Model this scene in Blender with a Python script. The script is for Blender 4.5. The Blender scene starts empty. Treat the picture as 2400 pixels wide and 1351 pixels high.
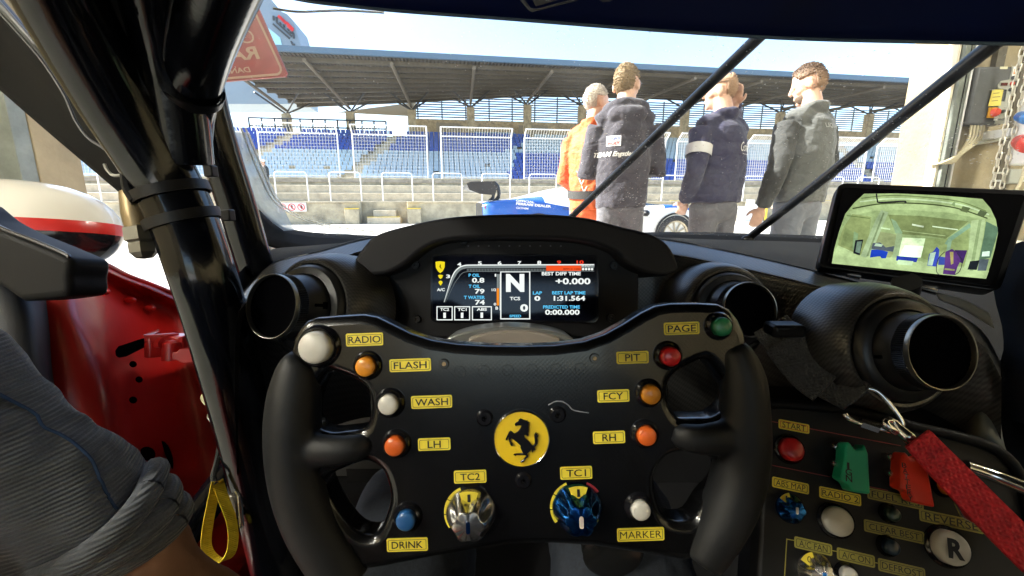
import bpy, bmesh, math, random
from mathutils import Vector, Matrix, noise
from mathutils.bvhtree import BVHTree
random.seed(7)
R_ = math.radians
SC = bpy.context.scene
COL = SC.collection
# ------------------------------------------------------------------ camera
PITCH = R_(11.6); CX, CY, FPX = 1200.0, 675.5, 1000.0
CAM = Vector((0, 0, .97))
RT = Vector((1, 0, 0)); FW = Vector((0, math.cos(PITCH), -math.sin(PITCH))); UP = Vector((0, math.sin(PITCH), math.cos(PITCH)))
cd = bpy.data.cameras.new('camera'); co = bpy.data.objects.new('camera', cd); COL.objects.link(co)
co.location = CAM; co.rotation_euler = (math.pi / 2 - PITCH, 0, 0)
cd.sensor_fit = 'HORIZONTAL'; cd.sensor_width = 36; cd.lens = 15.0; cd.clip_start = .01; cd.clip_end = 3000
SC.camera = co
# ------------------------------------------------------------------ world + sun
SUN = Vector((-.80, .09, .56)).normalized()
w = bpy.data.worlds.new('World'); SC.world = w; w.use_nodes = True
nt = w.node_tree; sky = nt.nodes.new('ShaderNodeTexSky'); sky.sky_type = 'NISHITA'; sky.sun_disc = False
sky.sun_elevation = math.asin(SUN.z); sky.sun_rotation = math.atan2(SUN.x, SUN.y)
sky.air_density = 1.0; sky.dust_density = 1.6; sky.ozone_density = 2.0
bgn = nt.nodes['Background']; nt.links.new(sky.outputs[0], bgn.inputs[0]); bgn.inputs[1].default_value = .115
sl = bpy.data.lights.new('sun', 'SUN'); sl.energy = 4.5; sl.angle = R_(.5); sl.color = (1, .95, .86)
so = bpy.data.objects.new('sun', sl); COL.objects.link(so); so.location = (-20, 5, 20)
so.rotation_euler = (-SUN).to_track_quat('-Z', 'Y').to_euler()
SC.view_settings.view_transform = 'Standard'; SC.view_settings.look = 'None'
EXPO = 2.4; ES = 2 ** -EXPO
SC.view_settings.exposure = EXPO; SC.view_settings.gamma = 1
SC.cycles.max_bounces = 10; SC.cycles.diffuse_bounces = 5; SC.cycles.glossy_bounces = 4
SC.cycles.transparent_max_bounces = 12; SC.cycles.transmission_bounces = 6
SC.cycles.sample_clamp_indirect = 8; SC.cycles.caustics_reflective = False; SC.cycles.caustics_refractive = False
# ------------------------------------------------------------------ helpers
def cam(px, py, d):
    return CAM + RT * ((px - CX) / FPX * d) + UP * ((CY - py) / FPX * d) + FW * d
def ray(px, py): return RT * ((px - CX) / FPX) + UP * ((CY - py) / FPX) + FW
def at_y(px, py, y):
    r = ray(px, py); return CAM + r * (y / r.y)
YAW = R_(9); PE = Vector((math.cos(YAW), math.sin(YAW), 0)); PN = Vector((-math.sin(YAW), math.cos(YAW), 0))
def pit(s, d, z): return PE * s + PN * d + Vector((0, 0, z))
def at_d(px, py, d):
    r = ray(px, py); q = CAM + r * ((d - CAM.dot(PN)) / r.dot(PN)); return q.dot(PE), q.z
def on_plane(px, py, o, n):
    r = ray(px, py); return CAM + r * ((o - CAM).dot(n) / r.dot(n))

MATS = {}
def mat(name, col=(.5, .5, .5), rough=.5, metal=0., coat=0., var=0., vscale=20., bump=0., bscale=200., emit=None, estr=1., spec=.5, sheen=0., trans=0., alpha=1., var2=None):
    if name in MATS: return MATS[name]
    m = bpy.data.materials.new(name); m.use_nodes = True; MATS[name] = m
    n = m.node_tree.nodes; l = m.node_tree.links; b = n['Principled BSDF']
    b.inputs['Base Color'].default_value = (*col, 1); b.inputs['Roughness'].default_value = rough
    b.inputs['Metallic'].default_value = metal; b.inputs['Coat Weight'].default_value = coat
    b.inputs['Coat Roughness'].default_value = .08
    b.inputs['Specular IOR Level'].default_value = spec; b.inputs['Sheen Weight'].default_value = sheen
    b.inputs['Transmission Weight'].default_value = trans; b.inputs['Alpha'].default_value = alpha
    tc = n.new('ShaderNodeTexCoord')
    if var:
        t = n.new('ShaderNodeTexNoise'); t.inputs['Scale'].default_value = vscale; t.inputs['Detail'].default_value = 6; t.inputs['Roughness'].default_value = .65
        l.new(tc.outputs['Object'], t.inputs['Vector'])
        r = n.new('ShaderNodeValToRGB'); r.color_ramp.elements[0].position = .32; r.color_ramp.elements[1].position = .7
        c2 = var2 or tuple(min(1, c * (1 + var)) for c in col)
        r.color_ramp.elements[0].color = (*[c * (1 - var) for c in col], 1); r.color_ramp.elements[1].color = (*c2, 1)
        l.new(t.outputs['Fac'], r.inputs[0]); l.new(r.outputs[0], b.inputs['Base Color'])
        mr = n.new('ShaderNodeMapRange'); mr.inputs['To Min'].default_value = max(0, rough - .08); mr.inputs['To Max'].default_value = min(1, rough + .1)
        l.new(t.outputs['Fac'], mr.inputs['Value']); l.new(mr.outputs[0], b.inputs['Roughness'])
    if bump:
        t = n.new('ShaderNodeTexNoise'); t.inputs['Scale'].default_value = bscale; t.inputs['Detail'].default_value = 4
        l.new(tc.outputs['Object'], t.inputs['Vector'])
        bp = n.new('ShaderNodeBump'); bp.inputs['Strength'].default_value = bump; bp.inputs['Distance'].default_value = 1.0 / bscale
        l.new(t.outputs['Fac'], bp.inputs['Height']); l.new(bp.outputs[0], b.inputs['Normal'])
    if emit:
        b.inputs['Emission Color'].default_value = (*emit, 1); b.inputs['Emission Strength'].default_value = estr
    return m
def nodes(m): return m.node_tree.nodes, m.node_tree.links, m.node_tree.nodes['Principled BSDF']

def carbon(name, col, col2, rough, coat, scale, bump=.15):
    m = mat(name, col, rough, coat=coat); n, l, b = nodes(m)
    tc = [x for x in n if x.type == 'TEX_COORD'][0]
    mp = n.new('ShaderNodeMapping'); mp.inputs['Rotation'].default_value = (R_(11.6), 0, R_(2)); l.new(tc.outputs['Object'], mp.inputs[0])
    sx = n.new('ShaderNodeSeparateXYZ'); l.new(mp.outputs[0], sx.inputs[0])
    ad = n.new('ShaderNodeMath'); ad.operation = 'ADD'; l.new(sx.outputs['Y'], ad.inputs[0]); l.new(sx.outputs['Z'], ad.inputs[1])
    outs = []
    for src in (sx.outputs['X'], ad.outputs[0]):
        k = n.new('ShaderNodeMath'); k.operation = 'MULTIPLY'; k.inputs[1].default_value = scale; l.new(src, k.inputs[0])
        s = n.new('ShaderNodeMath'); s.operation = 'SINE'; l.new(k.outputs[0], s.inputs[0]); outs.append(s)
    mu = n.new('ShaderNodeMath'); mu.operation = 'MULTIPLY'; l.new(outs[0].outputs[0], mu.inputs[0]); l.new(outs[1].outputs[0], mu.inputs[1])
    r = n.new('ShaderNodeMapRange'); r.inputs['From Min'].default_value = -.6; r.inputs['From Max'].default_value = .6; l.new(mu.outputs[0], r.inputs['Value'])
    mx = n.new('ShaderNodeMix'); mx.data_type = 'RGBA'; mx.inputs['A'].default_value = (*col, 1); mx.inputs['B'].default_value = (*col2, 1)
    l.new(r.outputs[0], mx.inputs['Factor']); l.new(mx.outputs['Result'], b.inputs['Base Color'])
    bp = n.new('ShaderNodeBump'); bp.inputs['Strength'].default_value = bump; bp.inputs['Distance'].default_value = .0004
    l.new(r.outputs[0], bp.inputs['Height']); l.new(bp.outputs[0], b.inputs['Normal'])
    return m

ORG = {}
def tag(o, label=None, cat=None, group=None, kind=None):
    if label: o['label'] = label
    if cat: o['category'] = cat
    if group: o['group'] = group
    if kind: o['kind'] = kind
    return o
def thing(name, loc, label, cat, group=None):
    o = bpy.data.objects.new(name, None); COL.objects.link(o); o.location = loc; o.empty_display_size = .05
    ORG[o] = Vector(loc); return tag(o, label, cat, group)
def obj(name, me, m, parent=None, smooth=None):
    """me holds world coordinates; they are made relative to the parent's base"""
    o = bpy.data.objects.new(name, me); COL.objects.link(o)
    if parent is not None:
        og = ORG[parent]; me.transform(Matrix.Translation(-og)); o.parent = parent; ORG[o] = og
    else: ORG[o] = Vector((0, 0, 0))
    if m is not None:
        for x in (m if isinstance(m, (list, tuple)) else [m]): me.materials.append(x)
    if smooth is not None:
        for p in me.polygons: p.use_smooth = smooth
    return o
def autosmooth(me, ang=40):
    for p in me.polygons: p.use_smooth = True
    try: me.set_sharp_from_angle(angle=R_(ang))
    except Exception: pass

class MB:
    def __init__(s): s.v = []; s.f = []; s.mi = []
    def add(s, vs, fs, mi=0):
        k = len(s.v); s.v += [Vector(a) for a in vs]; s.f += [tuple(i + k for i in f) for f in fs]; s.mi += [mi] * len(fs); return s
    def box(s, c, size, ax=None, mi=0):
        ax = ax or (Vector((1, 0, 0)), Vector((0, 1, 0)), Vector((0, 0, 1))); c = Vector(c)
        vs = [c + ax[0] * (size[0] / 2 * a) + ax[1] * (size[1] / 2 * b) + ax[2] * (size[2] / 2 * d) for a in (-1, 1) for b in (-1, 1) for d in (-1, 1)]
        return s.add(vs, [(0, 1, 3, 2), (4, 6, 7, 5), (0, 4, 5, 1), (2, 3, 7, 6), (0, 2, 6, 4), (1, 5, 7, 3)], mi)
    def tube(s, pts, rad, n=14, caps=True, up=None, flat=1., mi=0, res=0):
        pts = [Vector(p) for p in pts]; N = len(pts)
        rad = list(rad) if hasattr(rad, '__len__') else [rad] * N
        if res:
            pts, rad = crom(pts, rad, res); N = len(pts)
        prev = None; rings = []
        for i, p in enumerate(pts):
            t = (pts[min(i + 1, N - 1)] - pts[max(i - 1, 0)]).normalized()
            if prev is None:
                u = Vector(up) if up else (Vector((0, 0, 1)) if abs(t.z) < .9 else Vector((1, 0, 0)))
            else: u = prev
            a = (u - t * u.dot(t)).normalized(); b = t.cross(a); prev = a
            rings.append([p + (a * math.cos(k * 2 * math.pi / n) + b * (math.sin(k * 2 * math.pi / n) * flat)) * rad[i] for k in range(n)])
        vs = [q for r in rings for q in r]; fs = []
        for i in range(N - 1):
            for k in range(n):
                fs.append((i * n + k, i * n + (k + 1) % n, (i + 1) * n + (k + 1) % n, (i + 1) * n + k))
        if caps: fs += [tuple(range(n - 1, -1, -1)), tuple((N - 1) * n + k for k in range(n))]
        return s.add(vs, fs, mi)
    def lathe(s, o, axis, prof, n=32, up=None, mi=0, caps=False):
        """prof: (radius, height along axis)"""
        o = Vector(o); t = Vector(axis).normalized(); u = Vector(up) if up else (Vector((0, 0, 1)) if abs(t.z) < .9 else Vector((1, 0, 0)))
        a = (u - t * u.dot(t)).normalized(); b = t.cross(a); vs = []; fs = []
        for r, h in prof:
            vs += [o + t * h + (a * math.cos(k * 2 * math.pi / n) + b * math.sin(k * 2 * math.pi / n)) * max(r, 1e-6) for k in range(n)]
        for i in range(len(prof) - 1):
            for k in range(n): fs.append((i * n + k, i * n + (k + 1) % n, (i + 1) * n + (k + 1) % n, (i + 1) * n + k))
        if caps: fs += [tuple(range(n - 1, -1, -1)), tuple((len(prof) - 1) * n + k for k in range(n))]
        return s.add(vs, fs, mi)
    def ell(s, c, r, rot=None, n=16, mi=0):
        c = Vector(c); vs = []; fs = []; M = rot or Matrix.Identity(3); m = n // 2
        for i in range(m + 1):
            th = math.pi * i / m
            for k in range(n):
                ph = 2 * math.pi * k / n
                vs.append(c + M @ Vector((r[0] * math.sin(th) * math.cos(ph), r[1] * math.sin(th) * math.sin(ph), r[2] * math.cos(th))))
        for i in range(m):
            for k in range(n): fs.append((i * n + k, (i + 1) * n + k, (i + 1) * n + (k + 1) % n, i * n + (k + 1) % n))
        return s.add(vs, fs, mi)
    def prism(s, poly, off, mi=0):
        """polygon (list of world points) extruded by off"""
        n = len(poly); off = Vector(off); vs = [Vector(p) for p in poly] + [Vector(p) + off for p in poly]
        fs = [tuple(range(n)), tuple(range(2 * n - 1, n - 1, -1))] + [(i, i + n, (i + 1) % n + n, (i + 1) % n) for i in range(n)]
        return s.add(vs, fs, mi)
    def ribbon(s, pts, side, width, thick=.001, res=6, mi=0):
        """flat strap along pts; side is the direction across it"""
        pts = [Vector(p) for p in pts]; sd = side if isinstance(side, list) else [side] * len(pts)
        ws = width if hasattr(width, '__len__') else [width] * len(pts)
        if res:
            p2, ws = crom(pts, ws, res); s2, _ = crom([Vector(x) for x in sd], [1] * len(sd), res); pts, sd = p2, s2
        vs = []; N = len(pts)
        for i, p in enumerate(pts):
            t = (pts[min(i + 1, N - 1)] - pts[max(i - 1, 0)]).normalized(); a = (sd[i] - t * sd[i].dot(t)).normalized(); nn = t.cross(a)
            h = ws[i] / 2
            vs += [p - a * h - nn * thick / 2, p + a * h - nn * thick / 2, p + a * h + nn * thick / 2, p - a * h + nn * thick / 2]
        fs = [(0, 1, 2, 3), tuple((N - 1) * 4 + k for k in (3, 2, 1, 0))]
        for i in range(N - 1):
            for k in range(4): fs.append((i * 4 + k, (i + 1) * 4 + k, (i + 1) * 4 + (k + 1) % 4, i * 4 + (k + 1) % 4))
        return s.add(vs, fs, mi)
    def mesh(s, name='mesh'):
        me = bpy.data.meshes.new(name); me.from_pydata([tuple(a) for a in s.v], [], s.f)
        if any(s.mi): me.polygons.foreach_set('material_index', s.mi)
        bm = bmesh.new(); bm.from_mesh(me); bmesh.ops.recalc_face_normals(bm, faces=bm.faces); bm.to_mesh(me); bm.free(); me.update(); return me
    def build(s, name, m, parent=None, smooth=True, ang=40, bevel=0., seg=2):
        me = s.mesh(name)
        if smooth: autosmooth(me, ang)
        o = obj(name, me, m, parent)
        if bevel:
            b = o.modifiers.new('bevel', 'BEVEL'); b.width = bevel; b.segments = seg; b.limit_method = 'ANGLE'; b.angle_limit = R_(35)
            autosmooth(me, 60)
        return o
def crom(pts, rad, res):
    N = len(pts); P = []; Q = []
    for i in range(N - 1):
        p0, p1, p2, p3 = pts[max(i - 1, 0)], pts[i], pts[i + 1], pts[min(i + 2, N - 1)]
        for k in range(res):
            t = k / res; t2 = t * t; t3 = t2 * t
            P.append((p1 * 2 + (p2 - p0) * t + (p0 * 2 - p1 * 5 + p2 * 4 - p3) * t2 + (p1 * 3 - p0 - p2 * 3 + p3) * t3) * .5)
            Q.append(rad[i] * (1 - t) + rad[i + 1] * t)
    P.append(pts[-1]); Q.append(rad[-1]); return P, Q
def loft(name, rows, m, parent, res=(5, 5), thick=0., mi_fn=None, close=False):
    """rows of world points -> smooth grid surface"""
    g = [crom([Vector(p) for p in r], [0] * len(r), res[0])[0] for r in rows]
    cols = list(zip(*g)); cols = [crom(list(c), [0] * len(c), res[1])[0] for c in cols]
    nc = len(cols); nr = len(cols[0]); mb = MB()
    mb.add([cols[c][r] for r in range(nr) for c in range(nc)], [(r * nc + c, r * nc + c + 1, (r + 1) * nc + c + 1, (r + 1) * nc + c) for r in range(nr - 1) for c in range(nc - 1)])
    if mi_fn: mb.mi = [mi_fn(r / (nr - 1), c / (nc - 1)) for r in range(nr - 1) for c in range(nc - 1)]
    o = mb.build(name, m, parent, ang=75)
    if thick:
        s = o.modifiers.new('solid', 'SOLIDIFY'); s.thickness = thick; s.offset = 0
    return o
def bake(o):
    dg = bpy.context.evaluated_depsgraph_get(); dg.update()
    me = bpy.data.meshes.new_from_object(o.evaluated_get(dg)); old = o.data
    o.modifiers.clear(); o.data = me; return o
def blob(name, mb, m, parent, voxel=.008, smooth=4, disp=0., dscale=.12):
    """voxel union of overlapping shapes -> one continuous surface"""
    o = mb.build(name, m, parent)
    r = o.modifiers.new('r', 'REMESH'); r.mode = 'VOXEL'; r.voxel_size = voxel; r.use_smooth_shade = True
    if smooth:
        s = o.modifiers.new('s', 'SMOOTH'); s.iterations = smooth; s.factor = .6
    if disp:
        t = bpy.data.textures.new('folds', 'CLOUDS'); t.noise_scale = dscale; t.noise_depth = 2
        d = o.modifiers.new('d', 'DISPLACE'); d.texture = t; d.strength = disp; d.mid_level = .5
    bake(o)
    for p in o.data.polygons: p.use_smooth = True
    if m is not None and not o.data.materials: o.data.materials.append(m)
    return o
def curve_mesh(polys, extrude, bevel=0., bres=2):
    """filled 2D outlines with holes -> mesh in the XY plane"""
    cu = bpy.data.curves.new('c', 'CURVE'); cu.dimensions = '2D'; cu.fill_mode = 'BOTH'; cu.extrude = extrude; cu.bevel_depth = bevel; cu.bevel_resolution = bres; cu.offset = -bevel
    for P in polys:
        sp = cu.splines.new('POLY'); sp.points.add(len(P) - 1); sp.use_cyclic_u = True
        for i, (x, y) in enumerate(P): sp.points[i].co = (x, y, 0, 1)
    t = bpy.data.objects.new('t', cu); COL.objects.link(t)
    dg = bpy.context.evaluated_depsgraph_get(); dg.update()
    me = bpy.data.meshes.new_from_object(t.evaluated_get(dg)); bpy.data.objects.remove(t); return me
def smooth2d(P, res=5):
    Q = [Vector((x, y, 0)) for x, y in P]; Q = Q[-2:] + Q + Q[:3]
    out, _ = crom(Q, [0] * len(Q), res); out = out[2 * res:-2 * res - 1] if True else out
    n = len(P) * res; return [(p.x, p.y) for p in out[:n]]
def frame(o, x, y, z=None):
    x = Vector(x).normalized(); y = Vector(y); y = (y - x * y.dot(x)).normalized(); z = x.cross(y)
    M = Matrix((x, y, z)).transposed().to_4x4(); M.translation = Vector(o); return M
TXT = {}
def text_mesh(s, bold=0.):
    k = (s, bold)
    if k in TXT: return TXT[k].copy()
    cu = bpy.data.curves.new('t', 'FONT'); cu.body = s; cu.size = 1; cu.align_x = 'CENTER'; cu.offset = bold; cu.resolution_u = 3; cu.fill_mode = 'FRONT'
    t = bpy.data.objects.new('t', cu); COL.objects.link(t)
    dg = bpy.context.evaluated_depsgraph_get(); dg.update()
    me = bpy.data.meshes.new_from_object(t.evaluated_get(dg)); bpy.data.objects.remove(t)
    xs = [v.co.x for v in me.vertices]; ys = [v.co.y for v in me.vertices]
    x0, x1, y0, y1 = min(xs), max(xs), min(ys), max(ys)
    me.transform(Matrix.Translation((-(x0 + x1) / 2, -(y0 + y1) / 2, 0)))
    me.transform(Matrix.Diagonal((1 / (x1 - x0), 1 / (y1 - y0), 1, 1))); me.materials.clear()
    TXT[k] = me; return me.copy()
def text(s, M, w, h, m, parent, bold=.0, mirror=False, name='lettering'):
    me = text_mesh(s, bold); me.transform(Matrix.Diagonal((-w if mirror else w, h, 1, 1))); me.transform(M)
    return obj(name, me, m, parent)
def rrect(w, h, r, n=4):
    P = []
    for cx, cy, a0 in ((w / 2 - r, h / 2 - r, 0), (-w / 2 + r, h / 2 - r, 90), (-w / 2 + r, -h / 2 + r, 180), (w / 2 - r, -h / 2 + r, 270)):
        for k in range(n + 1):
            a = R_(a0 + 90 * k / n); P.append((cx + r * math.cos(a), cy + r * math.sin(a)))
    return P
def flat(P, M, z=0.): return [M @ Vector((x, y, z)) for x, y in P]
def ring_mb(mb, P, Q, M, z=0.):
    n = len(P); mb.add([M @ Vector((x, y, z)) for x, y in P] + [M @ Vector((x, y, z)) for x, y in Q], [(i, (i + 1) % n, (i + 1) % n + n, i + n) for i in range(n)]); return mb
def copy_tree(o, parent=None):
    c = o.copy(); COL.objects.link(c); c.parent = parent
    if o in ORG: ORG[c] = ORG[o]
    for ch in list(o.children): copy_tree(ch, c)
    return c
# ------------------------------------------------------------------ materials
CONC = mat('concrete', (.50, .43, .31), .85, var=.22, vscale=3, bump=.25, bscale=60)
CONC2 = mat('concrete_wall', (.40, .345, .235), .85, var=.38, vscale=2.2, bump=.2, bscale=40)
PAVE = mat('pale_paving', (.55, .52, .46), .8, var=.12, vscale=.8, bump=.15, bscale=90)
GFLOOR = mat('garage_floor_paint', (.42, .43, .40), .35, var=.1, vscale=2)
STEEL = mat('galvanised_steel', (.62, .63, .62), .45, .6, var=.1, vscale=8)
WHITEM = mat('white_tube_paint', (.78, .78, .75), .4)
GREYGREEN = mat('greygreen_steel', (.17, .19, .17), .5, .3, var=.25, vscale=9)
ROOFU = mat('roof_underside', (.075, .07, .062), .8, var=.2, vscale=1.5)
ROOFB = mat('roof_fascia_blue', (.075, .125, .18), .45)
DKSTEEL = mat('dark_steel', (.06, .065, .07), .5, .3)
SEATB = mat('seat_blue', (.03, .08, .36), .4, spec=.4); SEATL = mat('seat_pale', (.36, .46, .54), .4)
BLACKPL = mat('black_plastic', (.007, .007, .008), .42, spec=.3, bump=.06, bscale=900)
YEL = mat('yellow_paint', (.72, .52, .05), .5); REDP = mat('red_print', (.62, .03, .03), .5); WHT = mat('white_print', (.82, .82, .80), .5)
BLK = mat('black_print', (.01, .01, .012), .5)
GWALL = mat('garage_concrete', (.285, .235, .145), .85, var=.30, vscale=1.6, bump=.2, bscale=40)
FENCEM = mat('fence_galvanised', (.62, .62, .61), .5)
# ------------------------------------------------------------------ ground
def sheet(name, pts, m):
    mb = MB(); mb.add(pts, [tuple(range(len(pts)))]); o = mb.build(name, m, None, smooth=False); return tag(o, kind='structure')
sheet('ground', [(-400, -200, -.004), (400, -200, -.004), (400, 600, -.004), (-400, 600, -.004)], PAVE)
GX0, GX1, GY0, GY1, GZ = -2.68, 2.38, 2.5, 2.76, 3.3     # garage opening
sheet('garage_floor', [(-5.2, -9, 0), (5.2, -9, 0), (5.2, 2.76, 0), (-5.2, 2.76, 0)], GFLOOR)
mb = MB()
for k in range(-8, 9):      # paving joints drawn as shallow steel drain strips across the pit lane
    pass
dr = MB().box(pit(0, 6.0, .002), (60, .16, .012), (PE, PN, Vector((0, 0, 1)))).build('drain_channel', STEEL); tag(dr, 'long steel drain channel across the pale pit lane', 'drain')
# ------------------------------------------------------------------ garage
gar = thing('pit_garage', (0, 2.6, 0), 'tan concrete pit garage bay whose open front frames the view', 'building')
def bx(name, x0, x1, y0, y1, z0, z1, m, parent, bevel=0.):
    return MB().box(((x0 + x1) / 2, (y0 + y1) / 2, (z0 + z1) / 2), (x1 - x0, y1 - y0, z1 - z0)).build(name, m, parent, smooth=False, bevel=bevel)
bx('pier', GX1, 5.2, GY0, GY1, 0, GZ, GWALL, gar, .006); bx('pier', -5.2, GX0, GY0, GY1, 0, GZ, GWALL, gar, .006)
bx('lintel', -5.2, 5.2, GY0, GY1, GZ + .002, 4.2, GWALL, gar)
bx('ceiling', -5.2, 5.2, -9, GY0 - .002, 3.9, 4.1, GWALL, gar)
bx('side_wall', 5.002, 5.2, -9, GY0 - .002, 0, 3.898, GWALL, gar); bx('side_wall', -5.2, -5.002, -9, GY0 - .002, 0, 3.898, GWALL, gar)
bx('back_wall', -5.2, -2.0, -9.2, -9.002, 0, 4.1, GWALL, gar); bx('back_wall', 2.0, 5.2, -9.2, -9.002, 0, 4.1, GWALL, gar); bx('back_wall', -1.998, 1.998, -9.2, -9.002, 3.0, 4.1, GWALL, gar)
for y in (-1.5, -5): bx('ceiling_beam', -5, 5, y - .15, y + .15, 3.5, 3.898, GWALL, gar)
bx('wall_groove', 2.74, 2.80, GY0 - .016, GY0 - .0005, 0, GZ, mat('dark_joint', (.10, .085, .06), .9, var=.3, vscale=15), gar)
rail = bx('door_rail', GX1 + .004, GX1 + .052, GY0 - .05, GY0 - .001, 0, GZ, GREYGREEN, gar, .004)
bx('door_rail_lip', GX1 + .054, GX1 + .066, GY0 - .054, GY0 - .001, 0, GZ, STEEL, rail, .002)
bx('door_rail_groove', GX1 + .034, GX1 + .038, GY0 - .053, GY0 - .0495, 0, GZ, BLACKPL, rail)
bx('seal_strip', GX1 - .012, GX1 + .002, GY0 - .03, GY0 + .03, 0, GZ, mat('cream_edge', (.7, .64, .5), .6), gar)
bx('door_rail', GX0 - .13, GX0 - .004, GY0 - .09, GY0 - .001, 0, GZ, GREYGREEN, gar, .004)
for i, (x, y) in enumerate(((-3.9, -1.0), (3.2, -.6), (-3.9, -3.6), (3.2, -3.2), (-3.9, -6.6), (3.2, -6.6))):
    L = thing('strip_light', (x, y, 3.9), ('left', 'right')[i % 2] + ' ceiling strip light ' + ('nearest the garage opening', 'midway down the garage', 'nearest the rear garage door')[i // 2], 'lamp', 'garage ceiling lights')
    bx('housing', x - .07, x + .07, y - .75, y + .75, 3.83, 3.898, WHITEM, L)
    bx('tube', x - .05, x + .05, y - .72, y + .72, 3.80, 3.829, mat('lamp_glow', (1, 1, 1), .5, emit=(1, .97, .85), estr=85), L)
# ------------------------------------------------------------------ pit wall, tiers, rails, fence
pw = thing('pit_wall', pit(0, 19, 0), 'low stained concrete pit wall with steps across the pit lane', 'wall')
AX = (PE, PN, Vector((0, 0, 1)))
def pbox(name, s0, s1, d0, d1, z0, z1, m, parent, bevel=0.):
    return MB().box(pit((s0 + s1) / 2, (d0 + d1) / 2, (z0 + z1) / 2), (s1 - s0, d1 - d0, z1 - z0), AX).build(name, m, parent, smooth=False, bevel=bevel)
sA, _ = at_d(845, 500, 19); sB, _ = at_d(955, 500, 19)
segs = [(-30, sA), (sB, 8), (8.003, 16), (16.003, 26), (26.003, 45)]
for a, b in segs: pbox('wall_panel', a, b, 19, 19.5, 0, .88, CONC2, pw, .02)
for a, b in segs: pbox('coping', a, b, 18.94, 19.56, .882, .95, CONC, pw, .01)
pbox('recess_back', sA + .002, sB - .002, 19.5, 19.7, 0, .9, CONC2, pw)
pbox('step', sA + .3, sB - .3, 18.7, 19.5, 0, .28, CONC, pw, .01); pbox('step', sA + .5, sB - .5, 19.1, 19.498, .282, .56, CONC, pw, .01)
for s in (sA - .3, sB + .3):
    pbox('buttress', s - .28, s + .28, 18.7, 18.938, 0, .62, CONC2, pw, .02); pbox('edge_stripe', s - .28, s + .28, 18.69, 18.938, .622, .65, YEL, pw)
pbox('edge_stripe', sA + .3, sB - .3, 18.69, 18.75, .282, .30, YEL, pw)
for s in (3, 10.5, 18, 27): pbox('edge_stripe', s, s + 1.1, 18.935, 19.0, .951, .966, YEL, pw)
for i in range(3): pbox('tier', -30, 45, 19.8 + i * .5, 21.6, .6 + i * .35, .948 + i * .35, CONC, pw, .02)
pbox('back_wall', -30, 45, 21.602, 21.9, 0, 2.02, CONC2, pw, .02)
pbox('board', -30, 45, 21.56, 21.6, 1.80, 1.93, mat('weathered_board', (.34, .29, .22), .8, var=.3, vscale=4), pw)
rl = thing('pit_wall_railing', pit(0, 19.25, .95), 'row of white tubular hoop rails along the pit wall top', 'railing')
z0, z1 = .95, 2.12
for k in range(-9, 16):
    s = -1.9 + k * 2.12; q = .62
    MB().tube([pit(s - q, 19.25, z0), pit(s - q, 19.25, z1 - .1), pit(s - q + .03, 19.25, z1 - .03), pit(s - q + .1, 19.25, z1), pit(s + q - .1, 19.25, z1), pit(s + q - .03, 19.25, z1 - .03), pit(s + q, 19.25, z1 - .1), pit(s + q, 19.25, z0)], .026, 8).build('hoop_rail', FENCEM, rl)
fe = thing('catch_fence', pit(0, 22, 2.0), 'tall white wire mesh catch fence of canted panels before the stand', 'fence')
def fence_panel(sc):
    s0, s1, d = sc - 1.72, sc + 1.72, 22.0; z0, z1 = 2.1, 4.02
    o = MB().tube([pit(s0, d, z0 - .3), pit(s0, d, z1), pit(s0, d - .42, z1 + .36)], .038, 8).tube([pit(s1, d, z0 - .3), pit(s1, d, z1), pit(s1, d - .42, z1 + .36)], .038, 8) \
        .tube([pit(s0, d, z1), pit(s1, d, z1)], .03, 8).tube([pit(s0, d - .42, z1 + .36), pit(s1, d - .42, z1 + .36)], .03, 8).tube([pit(s0, d, z0), pit(s1, d, z0)], .025, 8).build('panel_frame', FENCEM, fe)
    mb = MB(); n = 26
    for i in range(1, n):
        s = s0 + (s1 - s0) * i / n; mb.box(pit(s, d, (z0 + z1) / 2), (.012, .012, z1 - z0), AX)
        mb.box(pit(s, d - .21, z1 + .18), (.012, .56, .012), (PE, (PN * .42 - Vector((0, 0, .36))).normalized(), (PN * .36 + Vector((0, 0, .42))).normalized()))
    for i in range(1, 13): mb.box(pit(sc, d + .012, z0 + (z1 - z0) * i / 13), (s1 - s0, .011, .011), AX)
    mb.build('wire_mesh', FENCEM, o, smooth=False)
for k in range(-6, 11): fence_panel(-2.4 + k * 4.12)
# ------------------------------------------------------------------ grandstand
gs = thing('grandstand', pit(0, 43, 0), 'long covered grandstand with blue seats and dark ribbed roof', 'grandstand')
ROWS = [(43 + .85 * i, 2.6 + .45 * i) for i in range(13)]
for i, (d, z) in enumerate(ROWS): pbox('tier', -40, 75, d - .42, d + .428, 0, z, CONC, gs)
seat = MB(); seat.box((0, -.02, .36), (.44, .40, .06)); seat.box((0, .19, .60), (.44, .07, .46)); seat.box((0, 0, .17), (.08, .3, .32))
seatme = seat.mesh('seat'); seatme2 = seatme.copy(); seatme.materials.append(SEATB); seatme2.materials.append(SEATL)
aisles = [at_d(px, 360, 48)[0] for px in (612, 880, 1345, 1700, 2010)]
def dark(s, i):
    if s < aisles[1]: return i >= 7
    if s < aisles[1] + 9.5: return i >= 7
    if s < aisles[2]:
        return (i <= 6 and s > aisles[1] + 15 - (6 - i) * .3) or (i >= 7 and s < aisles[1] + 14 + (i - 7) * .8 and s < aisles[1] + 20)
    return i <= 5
slots = []
for i, (d, z) in enumerate(ROWS):
    s = -38.0
    while s < 68:
        off = (i - 6) * .32
        if min(abs(s - a - off) for a in aisles) > .75 and random.random() > .01: slots.append((s, i, d, z))
        s += .52
vis = [q for q in slots if q[1] in (4, 5) and -17 < q[0] < 26][:300]; vset = set((q[0], q[1]) for q in vis)
go = Vector(ORG[gs])
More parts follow.
